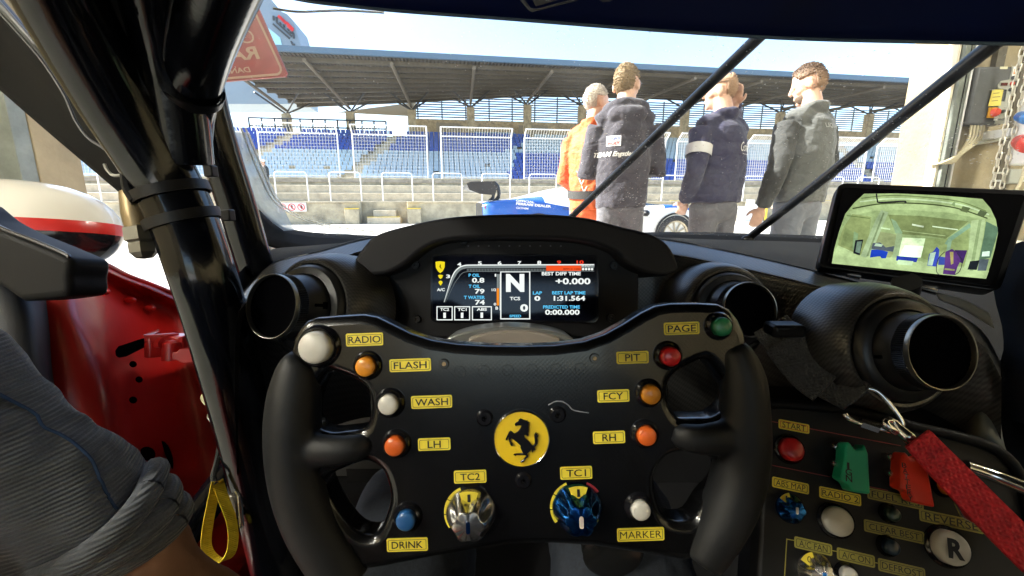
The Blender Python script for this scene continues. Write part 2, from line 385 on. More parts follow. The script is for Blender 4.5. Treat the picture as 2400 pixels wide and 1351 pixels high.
for (s, i, d, z) in vis:
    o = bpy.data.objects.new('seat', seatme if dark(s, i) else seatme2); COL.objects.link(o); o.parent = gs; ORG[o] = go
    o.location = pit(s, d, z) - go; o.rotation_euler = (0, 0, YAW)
rest = [MB(), MB()]
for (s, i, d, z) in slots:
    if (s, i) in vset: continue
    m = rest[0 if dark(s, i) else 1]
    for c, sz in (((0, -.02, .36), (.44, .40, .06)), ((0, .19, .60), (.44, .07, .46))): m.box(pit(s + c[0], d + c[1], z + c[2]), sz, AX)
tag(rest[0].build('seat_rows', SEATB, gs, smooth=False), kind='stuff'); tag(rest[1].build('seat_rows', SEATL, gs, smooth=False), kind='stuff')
for a in aisles:
    for i, (d, z) in enumerate(ROWS): pbox('aisle_step', a - .6 + (i - 6) * .32, a + .6 + (i - 6) * .32, d - .40, d, z + .003, z + .22, CONC, gs)
pbox('concourse', -40, 75, 53.65, 62, 0, 8.25, CONC, gs)
zf = at_d(660, 120, 40)[1]; zb = at_d(704, 249, 58)[1]
sf0 = at_d(430, 120, 40)[0]; sb0 = at_d(700, 249, 58)[0]; sE = 75
cols_px = [672, 820, 961, 1099, 1236, 1368, 1492, 1610, 1725, 1835, 1942, 2045, 2145]
cs = [at_d(px, 280, 55)[0] for px in cols_px]; cs = [cs[0] + i * (cs[4] - cs[0]) / 4 for i in range(13)]
ZB = [(at_d(px, py, 58)) for px, py in ((704, 246), (960, 235), (1100, 227), (1235, 220), (1500, 225), (1771, 238), (2108, 246))]
def zb_at(s):
    if s <= ZB[0][0]: return ZB[0][1]
    for (a, za), (b, zb_) in zip(ZB, ZB[1:]):
        if s <= b: return za + (zb_ - za) * (s - a) / (b - a)
    return ZB[-1][1]
def zr(d, s=0.): return zf + (zb_at(s) - zf) * (d - 40) / 18
for s in cs:
    c = pbox('column', s - .46, s + .46, 54.6, 55.4, 8.252, zr(55, s) - 1.7, CONC2, gs, .03)
    mb = MB()
    for ds, dd in ((-2.2, -2.5), (2.2, -2.5), (-2.2, 2.2), (2.2, 2.2)): mb.tube([pit(s, 55, zr(55, s) - 1.72), pit(s + ds, 55 + dd, zr(55 + dd, s + ds) - .1)], .10, 6)
    mb.build('branch_strut', DKSTEEL, c)
SS = [sb0 + (sE - sb0) * k / 40 for k in range(41)]
mb = MB(); n_ = 41; fs0 = [sf0] + SS[1:]
mb.add([pit(a, 40, zf) for a in fs0] + [pit(b, 58, zr(58, b)) for b in SS] + [pit(a, 40, zf + .35) for a in fs0] + [pit(b, 58, zr(58, b) + .35) for b in SS], [(i, i + 1, i + 1 + n_, i + n_) for i in range(40)] + [(2 * n_ + i, 3 * n_ + i, 3 * n_ + i + 1, 2 * n_ + i + 1) for i in range(40)] + [(n_ + i, n_ + i + 1, 3 * n_ + i + 1, 3 * n_ + i) for i in range(40)] + [(i, 2 * n_ + i, 2 * n_ + i + 1, i + 1) for i in range(40)])
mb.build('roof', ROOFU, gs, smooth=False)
pbox('fascia', sf0 - .2, sE, 39.7, 39.99, zf - .08, zf + .36, ROOFB, gs)
for k in range(9):
    d = 41.2 + k * 2.05; s0 = sf0 + (sb0 - sf0) * (d - 40) / 18
    pm = MB(); q_ = [s0 + (sE - s0) * i / 40 for i in range(41)]; lo = [pit(s, d + e, zr(d, s) - h) for h in (.40, .02) for e in (-.15, .15) for s in q_]
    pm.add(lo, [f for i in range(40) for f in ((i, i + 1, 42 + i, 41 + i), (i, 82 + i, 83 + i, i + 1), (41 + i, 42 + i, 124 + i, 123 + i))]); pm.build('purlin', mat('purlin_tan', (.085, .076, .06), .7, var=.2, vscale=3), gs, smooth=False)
rf = MB()
for k in range(300):
    s = sf0 + .3 + k * .32
    if s > sE: break
    d1 = 58 if s > sb0 else 40 + 18 * (s - sf0) / (sb0 - sf0)
    if d1 < 41: continue
    rf.add([pit(s - .09, 40.05, zf - .10), pit(s + .09, 40.05, zf - .10), pit(s + .09, d1, zr(d1, s) - .10), pit(s - .09, d1, zr(d1, s) - .10), pit(s - .09, 40.05, zf + .01), pit(s + .09, 40.05, zf + .01), pit(s + .09, d1, zr(d1, s) + .01), pit(s - .09, d1, zr(d1, s) + .01)], [(0, 1, 2, 3), (0, 4, 5, 1), (1, 5, 6, 2), (3, 2, 6, 7), (0, 3, 7, 4)])
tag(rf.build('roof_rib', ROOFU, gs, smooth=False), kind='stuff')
for s in cs: MB().tube([pit(s, 55, zr(55, s) - 1.3), pit(s - .6, 40.4, zf - .45)], .16, 6).build('rafter', mat('rafter_tan', (.15, .13, .10), .7), gs)
# rear concourse building and open slat screen
sR = cs[2] - .2
pbox('rear_wall', sR, 75, 60, 60.4, 8.252, 11.4, CONC2, gs)
for a, b in ((3.0, 6.2), (14, 18), (24, 27)): pbox('shutter', sR + a, sR + b, 59.93, 59.998, 9.6, 10.9, mat('shutter_grey', (.27, .25, .2), .6), gs)
for k in range(10): pbox('slat', sR, 75, 59.9, 60.0, 11.6 + k * .3, 11.74 + k * .3, DKSTEEL, gs)
for k in range(26): pbox('slat_post', sR + .6 + k * 3.1, sR + .76 + k * 3.1, 60.003, 60.1, 11.402, 14.6, DKSTEEL, gs)
wedge = MB().prism([pit(sb0 + 4, 59.5, zb - .3), pit(sR + .5, 59.5, zb - .5), pit(sR + .5, 59.5, zb + 1.2)], PN * .3).build('gable_panel', mat('gable_tan', (.3, .26, .18), .8), gs, smooth=False)
k1, _ = at_d(1112, 310, 54.2); k2, _ = at_d(1208, 310, 54.2)
kiosk = pbox('kiosk', k1, k2, 54.2, 55.4, 8.253, 9.1, mat('kiosk_white', (.22, .32, .42), .6), gs); pbox('kiosk_window', k1 + 1.6, k2 - .5, 54.17, 54.199, 8.6, 8.85, DKSTEEL, kiosk)
hr = MB()
pr = thing('concourse_railing', pit(-20, 53.9, 8.25), 'thin dark handrail on posts above the left seat block', 'railing')
a0 = at_d(585, 300, 54)[0]; a1 = at_d(905, 300, 54)[0]
for k in range(12):
    s = a0 + (a1 - a0) * k / 11; MB().tube([pit(s, 54, 8.252), pit(s, 54, 9.95)], .10, 6).build('post', DKSTEEL, pr)
for z in (9.95, 9.1): MB().tube([pit(a0, 54, z), pit(a1, 54, z)], .085, 6).build('handrail', DKSTEEL, pr)
# tower building rising behind the roof on the left
tw = thing('track_tower', pit(-34, 66, 0), 'pale blue slanted tower with dark lettering rising behind the stand roof', 'tower')
TWM = mat('tower_panel', (.20, .26, .32), .5, var=.05, vscale=.3)
def tq(zx, zy): s, z = at_d(440 + zx / 6.14, zy / 6.14, 66); return pit(s, 66, z)
body = [tq(700, -250), tq(1180, -30), tq(1280, 90), tq(1330, 160), tq(1430, 205), tq(1520, 300), tq(1660, 760), tq(1700, 1500), tq(300, 1500), tq(300, -100)]
MB().prism(body, PN * 6).build('tower_body', TWM, tw, smooth=False)
MB().prism([p - PN * .12 for p in (tq(1140, 390), tq(1335, 545), tq(1360, 655), tq(1140, 650))], PN * .1).build('tower_window', mat('tower_glass', (.35, .6, .7), .1), tw, smooth=False)
rb = MB(); db = MB()
def stroke(mb, pts, wd):
    q = [tq(*p) - PN * .1 for p in pts]
    for a, b in zip(q, q[1:]):
        x = (b - a).normalized(); y = PN.cross(x).normalized(); mb.box((a + b) / 2, ((b - a).length, wd, .12), (x, y, PN))
for a, b in (((1305, 235), (1400, 320)), ((1330, 250), (1420, 345)), ((1420, 330), (1520, 430)), ((1440, 370), (1520, 450))): stroke(rb, [a, b], .35)
for pts in ([(1235, 235), (1240, 300)], [(1280, 250), (1285, 330), (1500, 530)], [(1330, 330), (1345, 360)], [(1380, 360), (1395, 400)], [(1440, 420), (1460, 450)], [(1470, 470), (1525, 480), (1530, 560)], [(1490, 600), (1550, 720), (1530, 640)], [(1230, 350), (1330, 440), (1470, 560)]): stroke(db, pts, .22)
rb.build('red_lettering', REDP, tw, smooth=False); db.build('dark_lettering', DKSTEEL, tw, smooth=False)
# ------------------------------------------------------------------ signs
def sign_plane(px, py, d):
    s, z = at_d(px, py, d); return frame(pit(s, d, z), PE, (0, 0, 1))
M = sign_plane(684, 486, 18.93)
sg = thing('prohibition_sign', pit(at_d(684, 486, 18.93)[0], 18.93, 0), 'white sign with three red ring symbols on the pit wall', 'sign')
MB().prism(flat(rrect(1.12, .36, .03), M), PN * .02).build('plate', mat('sign_white', (.7, .66, .62), .5), sg, smooth=False)
for k in (-1, 0, 1):
    mb = MB(); n = 24
    c = [(math.cos(a * 2 * math.pi / n), math.sin(a * 2 * math.pi / n)) for a in range(n)]
    ring_mb(mb, [(k * .36 + x * .145, y * .145) for x, y in c], [(k * .36 + x * .115, y * .115) for x, y in c], M, .012)
    mb.add(flat([(k * .36 - .09, .07), (k * .36 - .07, .09), (k * .36 + .09, -.07), (k * .36 + .07, -.09)], M, .013), [(0, 1, 2, 3)]); mb.build('ring', REDP, sg, smooth=False)
    MB().add(flat([(k * .36 - .02, .08), (k * .36 + .03, .08), (k * .36 + .04 + .02 * k, -.03), (k * .36 + .02, -.085), (k * .36 - .03, -.03)], M, .009), [(0, 1, 2, 3, 4)]).build('pictogram', BLK, sg, smooth=False)
M = sign_plane(1603, 485, 18.93); w0 = thing('warning_sign', pit(at_d(1603, 485, 18.93)[0], 18.93, 0), 'small white sign with a red warning triangle on the pit wall', 'sign')
MB().prism(flat(rrect(.36, .42, .03), M), PN * .02).build('plate', MATS['sign_white'], w0, smooth=False)
mb = MB(); ring_mb(mb, [(-.12, -.09), (.12, -.09), (0, .13)], [(-.075, -.065), (.075, -.065), (0, .075)], M, .012); mb.build('triangle', REDP, w0, smooth=False)
MB().add(flat([(-.012, -.04), (.012, -.04), (.012, .03), (-.012, .03)], M, .012), [(0, 1, 2, 3)]).build('mark', BLK, w0, smooth=False)
cn = thing('stacked_pallet_boards', pit(at_d(1765, 510, 18.4)[0], 18.4, 0), 'leaning white boards with yellow edge beside the pit wall', 'boards')
for k, (dx, h) in enumerate(((-.55, .7), (-.1, 1.0), (.3, .8))): MB().box(pit(at_d(1765, 510, 18.4)[0] + dx, 18.5 + .06 * k, h / 2), (.42, .05, h), AX).build('board', WHT, cn, smooth=False, bevel=.01)
MB().box(pit(at_d(1765, 510, 18.4)[0] + .7, 18.45, .55), (.08, .08, 1.1), AX).build('yellow_post', YEL, cn, smooth=False)
# red hanging sign seen from its back, lettering reversed
HY = 2.9
def hq(px, py): return at_y(px, py, HY)
hs = thing('hanging_sign', (hq(560, 100).x, HY, hq(560, 200).z), 'dark red hanging sign with reversed pale lettering at upper left', 'sign')
REDS = mat('sign_red', (.20, .016, .014), .45, var=.25, vscale=5); PALE = mat('sign_pale', (.32, .20, .14), .5)
out = [(440, 16), (596, 16), (606, 20), (673, 172), (668, 180), (440, 200)]
MB().prism([hq(*p) for p in out], (0, .012, 0)).build('plate', REDS, hs, smooth=False)
def stripe(pts, wpx, name, m, par, dy=-.003):
    mb = MB(); q = [hq(*p) + Vector((0, dy, 0)) for p in pts]
    for a, b in zip(q, q[1:]):
        x = (b - a).normalized(); y = Vector((-x.z, 0, x.x)); h = wpx * HY / 1080 / 2
        mb.add([a - y * h, b - y * h, b + y * h, a + y * h], [(0, 1, 2, 3)])
    return mb.build(name, m, par, smooth=False)
stripe([(440, 22), (588, 23), (597, 28), (602, 38), (658, 158), (659, 168), (652, 175), (440, 192)], 5, 'border', PALE, hs)
def htext(s, px, py, wpx, hpx, m, bold=.02):
    a = hq(px - 50, py + 4); b = hq(px + 50, py - 4); x = (b - a).normalized(); y = Vector((-x.z, 0, x.x)) + x * -.25
    Mx = Matrix((x, y, Vector((0, -1, 0)))).transposed().to_4x4(); Mx.translation = hq(px, py) + Vector((0, -.004, 0))
    text(s, Mx, wpx * HY / 1080, hpx * HY / 1080, m, hs, bold, mirror=True)
htext('GARAGE', 500, 92, 190, 30, PALE, -.01); htext('RACING', 505, 132, 200, 28, PALE, .03); htext('DANS', 558, 166, 58, 12, PALE)
for px in (480, 590): MB().tube([hq(px, 18), Vector((hq(px, 18).x, HY, GZ + .5))], .006, 6).build('hanger_rod', DKSTEEL, hs)
bx('hanger_bracket', hq(470, 18).x, hq(600, 18).x, GY1, HY + .02, GZ + .48, GZ + .52, DKSTEEL, hs)
# ------------------------------------------------------------------ wall fittings at right
WY = GY0
def wq(px, py, y=WY): return at_y(px, py, y)
cb = thing('control_box', tuple(wq(2300, 225)), 'grey door control box with yellow note on tan garage wall', 'control box')
WB_ = WY + .05; c = Vector((2.552, 0, wq(2305, 225, 2.43).z)); BW, BH = .20, .29
DG = mat('box_dark_grey', (.075, .08, .085), .5, var=.15, vscale=30); LG = mat('box_light_grey', (.36, .37, .33), .5)
bx('body', c.x - BW / 2, c.x + BW / 2, WB_ - .12, WY - .001, c.z - BH / 2, c.z + BH / 2, DG, cb, .012)
F = lambda u, v, y=WB_ - .122: Vector((c.x + u * BW / 2, y, c.z + v * BH / 2))
def fpoly(name, P, m, dy=0., t=.004, par=cb): return MB().prism([F(*p, WB_ - .121 - dy) for p in P], (0, -t, 0)).build(name, m, par, smooth=False)
pn = fpoly('control_panel', [(.72, 1.0), (.98, 1.0), (.98, -.98), (.45, -.98), (.45, -.2), (.72, -.2), (.72, .2), (.2, .25), (.15, .35), (.3, .5), (.72, .55)], LG)
fpoly('display', [(.3, .43), (.62, .43), (.62, .33), (.3, .33)], mat('dark_red_glass', (.08, .01, .01), .2), .005, par=pn)
for u, v, m in ((.86, .6, DG), (.86, .4, mat('red_button', (.7, .08, .05), .35)), (.86, .2, DG), (.7, -.55, DG)): MB().lathe(F(u, v), (0, -1, 0), [(.0, .016), (.006, .016), (.009, .012), (.009, 0)], 16).build('button', m, pn)
fpoly('note', [(-.1, .2), (.48, .2), (.5, -.35), (-.15, -.37)], mat('yellow_note', (.72, .62, .14), .7), .006, .001)
for k in range(3): fpoly('handwriting', [(-.02, .08 - k * .13), (.3 + .08 * (k % 2), .1 - k * .13), (.3 + .08 * (k % 2), .075 - k * .13), (-.02, .055 - k * .13)], mat('pencil', (.2, .17, .08), .8), .0075, .0005)
sw = fpoly('main_switch', [(-.1, -.42), (.3, -.42), (.3, -.78), (-.1, -.78)], mat('switch_yellow', (.75, .38, .03), .5), .006, .01)
MB().lathe(F(.15, -.6, WB_ - .137), (0, -1, 0), [(.0, .02), (.016, .02), (.02, .015), (.022, 0)], 20).build('switch_knob', MATS['red_button'], sw)
fpoly('sticker', [(.78, .97), (.96, .97), (.96, .65), (.78, .65)], WHT, .005, .001); fpoly('sticker_print', [(.82, .9), (.92, .9), (.92, .72), (.82, .72)], mat('orange_print', (.7, .25, .05), .5), .0065, .0005)
tl = fpoly('type_label', [(.2, -.68), (.4, -.68), (.4, -.88), (.2, -.88)], WHT, .0165, .001); text('CE', frame(F(.3, -.78, WB_ - .1395), (1, 0, 0), (0, 0, 1)), .016, .012, BLK, tl)
text('A445', frame(F(.68, -.82, WB_ - .1255), (1, 0, 0), (0, 0, 1)), .045, .011, BLK, tl)
fpoly('top_label', [(.1, .98), (.5, .98), (.5, .9), (.1, .9)], mat('label_cream', (.6, .58, .42), .5), .002, .001)
for k in range(5):
    a = F(-.55 + k * .17, -1.0, WY - .05); MB().tube([a, a + Vector((0, 0, -.07)), a + Vector((-.04 - .012 * k, .0, -.15)), a + Vector((-.13, .0, -.2)), a + Vector((-.16, .045, -.2))], .006, 8, res=4).build('cable', mat('cable_beige', (.5, .45, .3), .6), cb)
bx('upper_conduit', c.x + .03, c.x + .075, WY - .03, WY - .001, c.z + BH / 2 + .001, GZ, mat('conduit_dark', (.09, .08, .06), .7, var=.3), cb)
pipe = MB().tube([wq(2284, 335, WY - .04), wq(2350, 322, WY - .04), wq(2375, 310, WY - .04), wq(2440, 270, WY - .04)], .016, 10, res=3).build('wall_conduit', mat('conduit_grey', (.5, .5, .42), .5)); tag(pipe, 'grey plastic conduit running below the control box', 'pipe')
# hanging chains
link = MB(); n = 12; pts = []
for k in range(n + 1):
    a = 2 * math.pi * k / n; pts.append((.009 * math.cos(a), 0, .013 * math.sin(a) + (.008 if math.sin(a) > 0 else -.008)))
link.tube(pts, .0032, 6, caps=False); linkme = link.mesh('link'); autosmooth(linkme); linkme.materials.append(mat('chain_steel', (.6, .57, .48), .4, .5))
for (px, py0, py1, y, lab) in ((2365, 60, 470, 2.2, 'left one of two hanging steel hoist chains on garage wall'), (2388, 60, 470, 2.3, 'right one of two hanging steel hoist chains, beside the plugs')):
    q = at_y(px, 260, y); zt = 3.86; ch = thing('hoist_chain', (q.x, y, .5), lab, 'chain', 'hoist chains'); k = 0; z = .75
    while z < 2.6:
        o = bpy.data.objects.new('chain_link', linkme); COL.objects.link(o); o.parent = ch; o.location = (0, 0, z - .5); o.rotation_euler = (0, 0, (k % 2) * math.pi / 2 + .3); z += .0335; k += 1
    MB().tube([(q.x, y, 2.6), (q.x, y, 3.9)], .006, 6).build('upper_chain', linkme.materials[0], ch)
# socket cluster
sk = thing('power_socket', tuple(wq(2395, 300, 2.2)), 'white socket cluster with red and blue plugs at right edge', 'socket')
o = wq(2412, 305, 2.25); bx('socket_body', o.x - .01, o.x + .08, 2.2, 2.32, o.z - .17, o.z + .17, WHITEM, sk, .015)
for py, r, m in ((335, .042, 'plug_red'), (275, .030, 'plug_blue')):
    a = wq(2400, py, 2.2); MB().lathe(a, (-.55, -.8, -.2), [(0, .075), (r * .7, .075), (r, .065), (r, .02), (r * .8, 0), (r * .8, -.05)], 20).build('plug', mat(m, (.62, .05, .04) if 'red' in m else (.03, .18, .5), .35), sk)
MB().tube([o + Vector((0, -.02, -.17)), o + Vector((-.02, -.02, -.3)), o + Vector((-.12, 0, -.42))], .007, 8, res=4).build('lead', MATS['cable_beige'], sk)
bx('wall_bracket', o.x - .02, o.x + .02, 2.32, WY - .001, o.z - .02, o.z + .02, STEEL, sk)
jb = thing('junction_box', tuple(wq(2370, 416)), 'small grey junction box low on the garage wall', 'junction box'); o = wq(2372, 414, WY - .03)
bx('box', o.x - .035, o.x + .035, WY - .05, WY - .001, o.z - .04, o.z + .04, LG, jb, .006); bx('clip_bar', o.x - .08, o.x + .09, WY - .02, WY - .0015, o.z + .015, o.z + .025, STEEL, jb); bx('clip_bar', o.x - .08, o.x + .09, WY - .02, WY - .0015, o.z - .028, o.z - .018, STEEL, jb)
# ------------------------------------------------------------------ parked racing car in the pit lane
CWHITE = mat('car_white', (.75, .73, .68), .3, coat=.6); CBLUE = mat('car_blue', (.015, .10, .42), .25, coat=.7)
TYRE = mat('tyre_rubber', (.025, .024, .023), .8, bump=.1, bscale=80); RIM = mat('rim_bronze', (.38, .33, .24), .35, .7); CGLASS = mat('car_glass', (.01, .012, .016), .05)
S0, DN = .70, 7.6
car = thing('parked_racing_car', pit(S0 + 2.3, DN + .98, 0), 'white and blue racing car with black rear wing parked in pit lane', 'racing car')
ST = [(0, .93, .90, .80), (.15, .97, .94, .90), (.6, 1.00, .985, .97), (1.0, 1.09, .97, .98), (1.45, 1.19, .90, .96), (1.9, 1.245, .85, .94), (2.4, 1.245, .82, .93), (2.8, 1.15, .82, .94), (3.2, .96, .85, .96), (3.65, .86, .88, .975), (4.1, .74, .78, .95), (4.45, .58, .60, .85), (4.6, .42, .42, .6)]
rows = []
for t, zt, zs, hw in ST:
    sec = [(-hw, .14), (-hw, .5), (-hw * .995, zs - .12), (-hw * .94, zs), (-hw * .66, (zs + zt * 2) / 3 if zt > zs else zs - .01), (-hw * .4, zt - .01), (0, zt), (hw * .4, zt - .01), (hw * .66, (zs + zt * 2) / 3 if zt > zs else zs - .01), (hw * .94, zs), (hw * .995, zs - .12), (hw, .5), (hw, .14)]
    rows.append([pit(S0 + t, DN + .98 + y, z) for y, z in sec])
def carmi(r, c):
    if .46 < r < .70 and (.26 < c < .36 or .64 < c < .74): return 2
    if r > .68 and r < .9 and .35 < c < .65: return 0
    return 1 if (r < .27 and (c < .30 or c > .70)) or (.27 <= r < .34 and (c < .22 or c > .78)) else (1 if .70 < r < .8 and (.2 < c < .36 or .64 < c < .8) else 0)
loft('body', rows, [CWHITE, CBLUE, CGLASS], car, (4, 4), mi_fn=carmi)
MB().prism([pit(S0, DN + .25, .2), pit(S0, DN + 1.7, .2), pit(S0, DN + 1.7, .92), pit(S0, DN + .25, .92)], PE * .02).build('tail_panel', BLACKPL, car, smooth=False)
for t in (.98, 3.65):
    for side in (0, 1):
        dd = DN - .005 if side == 0 else DN + 1.965; ax = -PN if side == 0 else PN; o = pit(S0 + t, dd, .345)
        arch = MB().lathe(o, ax, [(.40, -.06), (.40, .012), (.37, .014), (.37, -.06)], 32).build('wheel_arch', BLACKPL, car)
        wl = MB().lathe(o, ax, [(.235, .02), (.26, .035), (.32, .035), (.345, .015), (.345, -.24), (.26, -.26)], 36).build('wheel', TYRE, car)
        mb = MB().lathe(o, ax, [(.05, .02), (.05, .028), (.0, .03)], 16).lathe(o, ax, [(.24, .03), (.25, .034), (.225, .02), (.22, -.1)], 32)
        up = Vector((0, 0, 1)); sd = ax.cross(up)
        for k in range(10):
            a = 2 * math.pi * k / 10 + .2; e = up * math.cos(a) + sd * math.sin(a); mb.box(o + e * .13 + ax * .012, (.2, .022, .02), (e, ax.cross(e), ax))
        mb.build('rim', RIM, wl)
# rear wing
def cq(px, py, d): s, z = at_d(px, py, d); return pit(s, d, z)
wgc = mat('wing_black', (.02, .022, .026), .4)
P = [(1094, 432), (1108, 427), (1150, 430), (1158, 440), (1156, 452), (1120, 446), (1097, 440)]
wing = MB().prism([cq(px, py, DN + .15) for px, py in P], PN * 1.7).build('rear_wing', wgc, car, smooth=False, bevel=.01)
MB().prism([cq(*p, DN + .11) for p in ((1093, 430), (1105, 426), (1160, 425), (1166, 440), (1160, 458), (1125, 455), (1100, 445))], PN * .03).build('end_plate', wgc, wing, smooth=False)
for d in (DN + .5, DN + 1.4): MB().tube([cq(1160, 428, DN + .4) + PN * (d - DN - .4), cq(1169, 440, DN + .4) + PN * (d - DN - .4), cq(1170, 462, DN + .4) + PN * (d - DN - .4), cq(1155, 476, DN + .4) + PN * (d - DN - .4)], .035, 8, res=3).build('wing_post', wgc, wing)
MB().prism([cq(*p, DN + .2) for p in ((1134, 484), (1152, 482), (1154, 492), (1138, 494))], -PN * .06).build('tail_light', mat('tail_red', (.4, .06, .05), .2), car, smooth=False)
MB().ell(cq(1513, 500, DN - .12), (.07, .12, .06)).tube([cq(1513, 502, DN - .1), cq(1520, 508, DN + .1)], .015, 6).build('door_mirror', BLACKPL, car)
def flank_text(s, px, py, wpx, hpx, bold=.03, m=WHT):
    d = DN - .012; c = cq(px, py, d); x = (cq(px + 30, py + 2.5, d) - c).normalized(); text(s, frame(c, x, (0, 0, 1)), wpx * d / 1000, hpx * d / 1000, m, car, bold)
flank_text('OFFICIAL', 1231, 472.5, 44, 4.8); flank_text('FERRARI DEALER', 1251, 481, 84, 5.6); flank_text('GOHM', 1224, 488.5, 29, 4.8, 0.01)
flank_text('AT&T', 1329, 490, 20, 6, .01, BLK)
for k in range(4): MB().box(cq(1311.5, 486.5 + 2 * k, DN - .012), (.04 - .012 * (k in (0, 3)), .004, .008), AX).build('logo_band', CBLUE, car, smooth=False)
# ------------------------------------------------------------------ people
SKIN = mat('skin', (.58, .36, .26), .5, var=.08, vscale=30)
def fabric(name, col, rough=.85, fold=.4, var=.07):
    m = mat(name, col, rough, sheen=.15, var=var, vscale=14); n, l, b = nodes(m); tc = [x for x in n if x.type == 'TEX_COORD'][0]
    a = n.new('ShaderNodeTexNoise'); a.inputs['Scale'].default_value = 9; a.inputs['Detail'].default_value = 3; a.inputs['Distortion'].default_value = 1.2
    mp = n.new('ShaderNodeMapping'); mp.inputs['Scale'].default_value = (1, 1, 1.8); mp.inputs['Rotation'].default_value = (0, .5, .3); l.new(tc.outputs['Object'], mp.inputs[0]); l.new(mp.outputs[0], a.inputs['Vector'])
    bp = n.new('ShaderNodeBump'); bp.inputs['Strength'].default_value = fold; bp.inputs['Distance'].default_value = .03; l.new(a.outputs['Fac'], bp.inputs['Height']); l.new(bp.outputs[0], b.inputs['Normal']); return m
HOOD = fabric('hoodie_charcoal', (.040, .037, .050)); NAVY = fabric('fleece_navy', (.022, .022, .055)); JBLK = fabric('jacket_black', (.034, .036, .036)); JGREY = fabric('vest_grey', (.085, .09, .088), fold=.55)
ORNG = fabric('suit_orange', (.72, .13, .025), .7); TRG = fabric('trousers_grey', (.10, .10, .115)); TRB = fabric('trousers_slate', (.12, .13, .155))
HBLOND = mat('hair_blond', (.22, .155, .085), .7, var=.35, vscale=120); HGREY = mat('hair_grey', (.5, .46, .4), .7, var=.3, vscale=120); HBR = mat('hair_brown', (.10, .06, .035), .7, var=.4, vscale=120); HFADE = mat('hair_stubble', (.30, .19, .12), .8, var=.25, vscale=150)
HFD = mat('hair_fade', (.1, .06, .035), .7); n, l, b = nodes(HFD); tc = [x for x in n if x.type == 'TEX_COORD'][0]; sx = n.new('ShaderNodeSeparateXYZ'); l.new(tc.outputs['Object'], sx.inputs[0])
nz = n.new('ShaderNodeTexNoise'); nz.inputs['Scale'].default_value = 120; l.new(tc.outputs['Object'], nz.inputs['Vector']); am = n.new('ShaderNodeMath'); am.operation = 'MULTIPLY_ADD'; am.inputs[1].default_value = .05; l.new(nz.outputs['Fac'], am.inputs[0]); l.new(sx.outputs['Z'], am.inputs[2])
cr = n.new('ShaderNodeMapRange'); cr.inputs['From Min'].default_value = 1.70; cr.inputs['From Max'].default_value = 1.83; l.new(am.outputs[0], cr.inputs['Value']); mx = n.new('ShaderNodeMix'); mx.data_type = 'RGBA'; mx.inputs['A'].default_value = (.36, .23, .15, 1); mx.inputs['B'].default_value = (.075, .043, .025, 1); l.new(cr.outputs[0], mx.inputs['Factor']); l.new(mx.outputs['Result'], b.inputs['Base Color'])
SHOE = mat('shoe_black', (.02, .02, .02), .6)
def hand(mb, w, d, n, curl=.5, sz=1., side=1):
    """palm + five separate fingers; d along the hand, n out of the palm"""
    d = Vector(d).normalized(); n = Vector(n); n = (n - d * n.dot(d)).normalized(); s = d.cross(n) * side
    pc = w + d * .045 * sz; M = Matrix((s, d, n)).transposed()
    mb.ell(pc, (.042 * sz, .052 * sz, .018 * sz), M, 14); mb.tube([w - d * .03, w + d * .02], [.029 * sz, .030 * sz], 10, flat=.8)
    for k, ln in enumerate((.066, .076, .07, .054)):
        p = w + (d * .085 + s * (.03 - .02 * k)) * sz; q = [p]; dd = d.copy()
        for j, f in enumerate((.45, .32, .25)):
            a = curl * (.5, .9, .7)[j]; dd = (dd * math.cos(a) + n * math.sin(a)).normalized(); nn = (n - dd * n.dot(dd)).normalized(); q.append(q[-1] + dd * (ln * f * 1.15 * sz))
        mb.tube([p - d * .02 * sz] + q, [.0095 * sz] * 3 + [.009 * sz, .0065 * sz], 8)
    p = w + (d * .02 + s * .03) * sz; td = (d * .7 + s * .65 + n * .3).normalized(); q = p + td * .045 * sz; mb.tube([p, q, q + (td * .5 + d * .6 + n * .35 * curl).normalized() * .035 * sz], [.014 * sz, .0115 * sz, .008 * sz], 8)
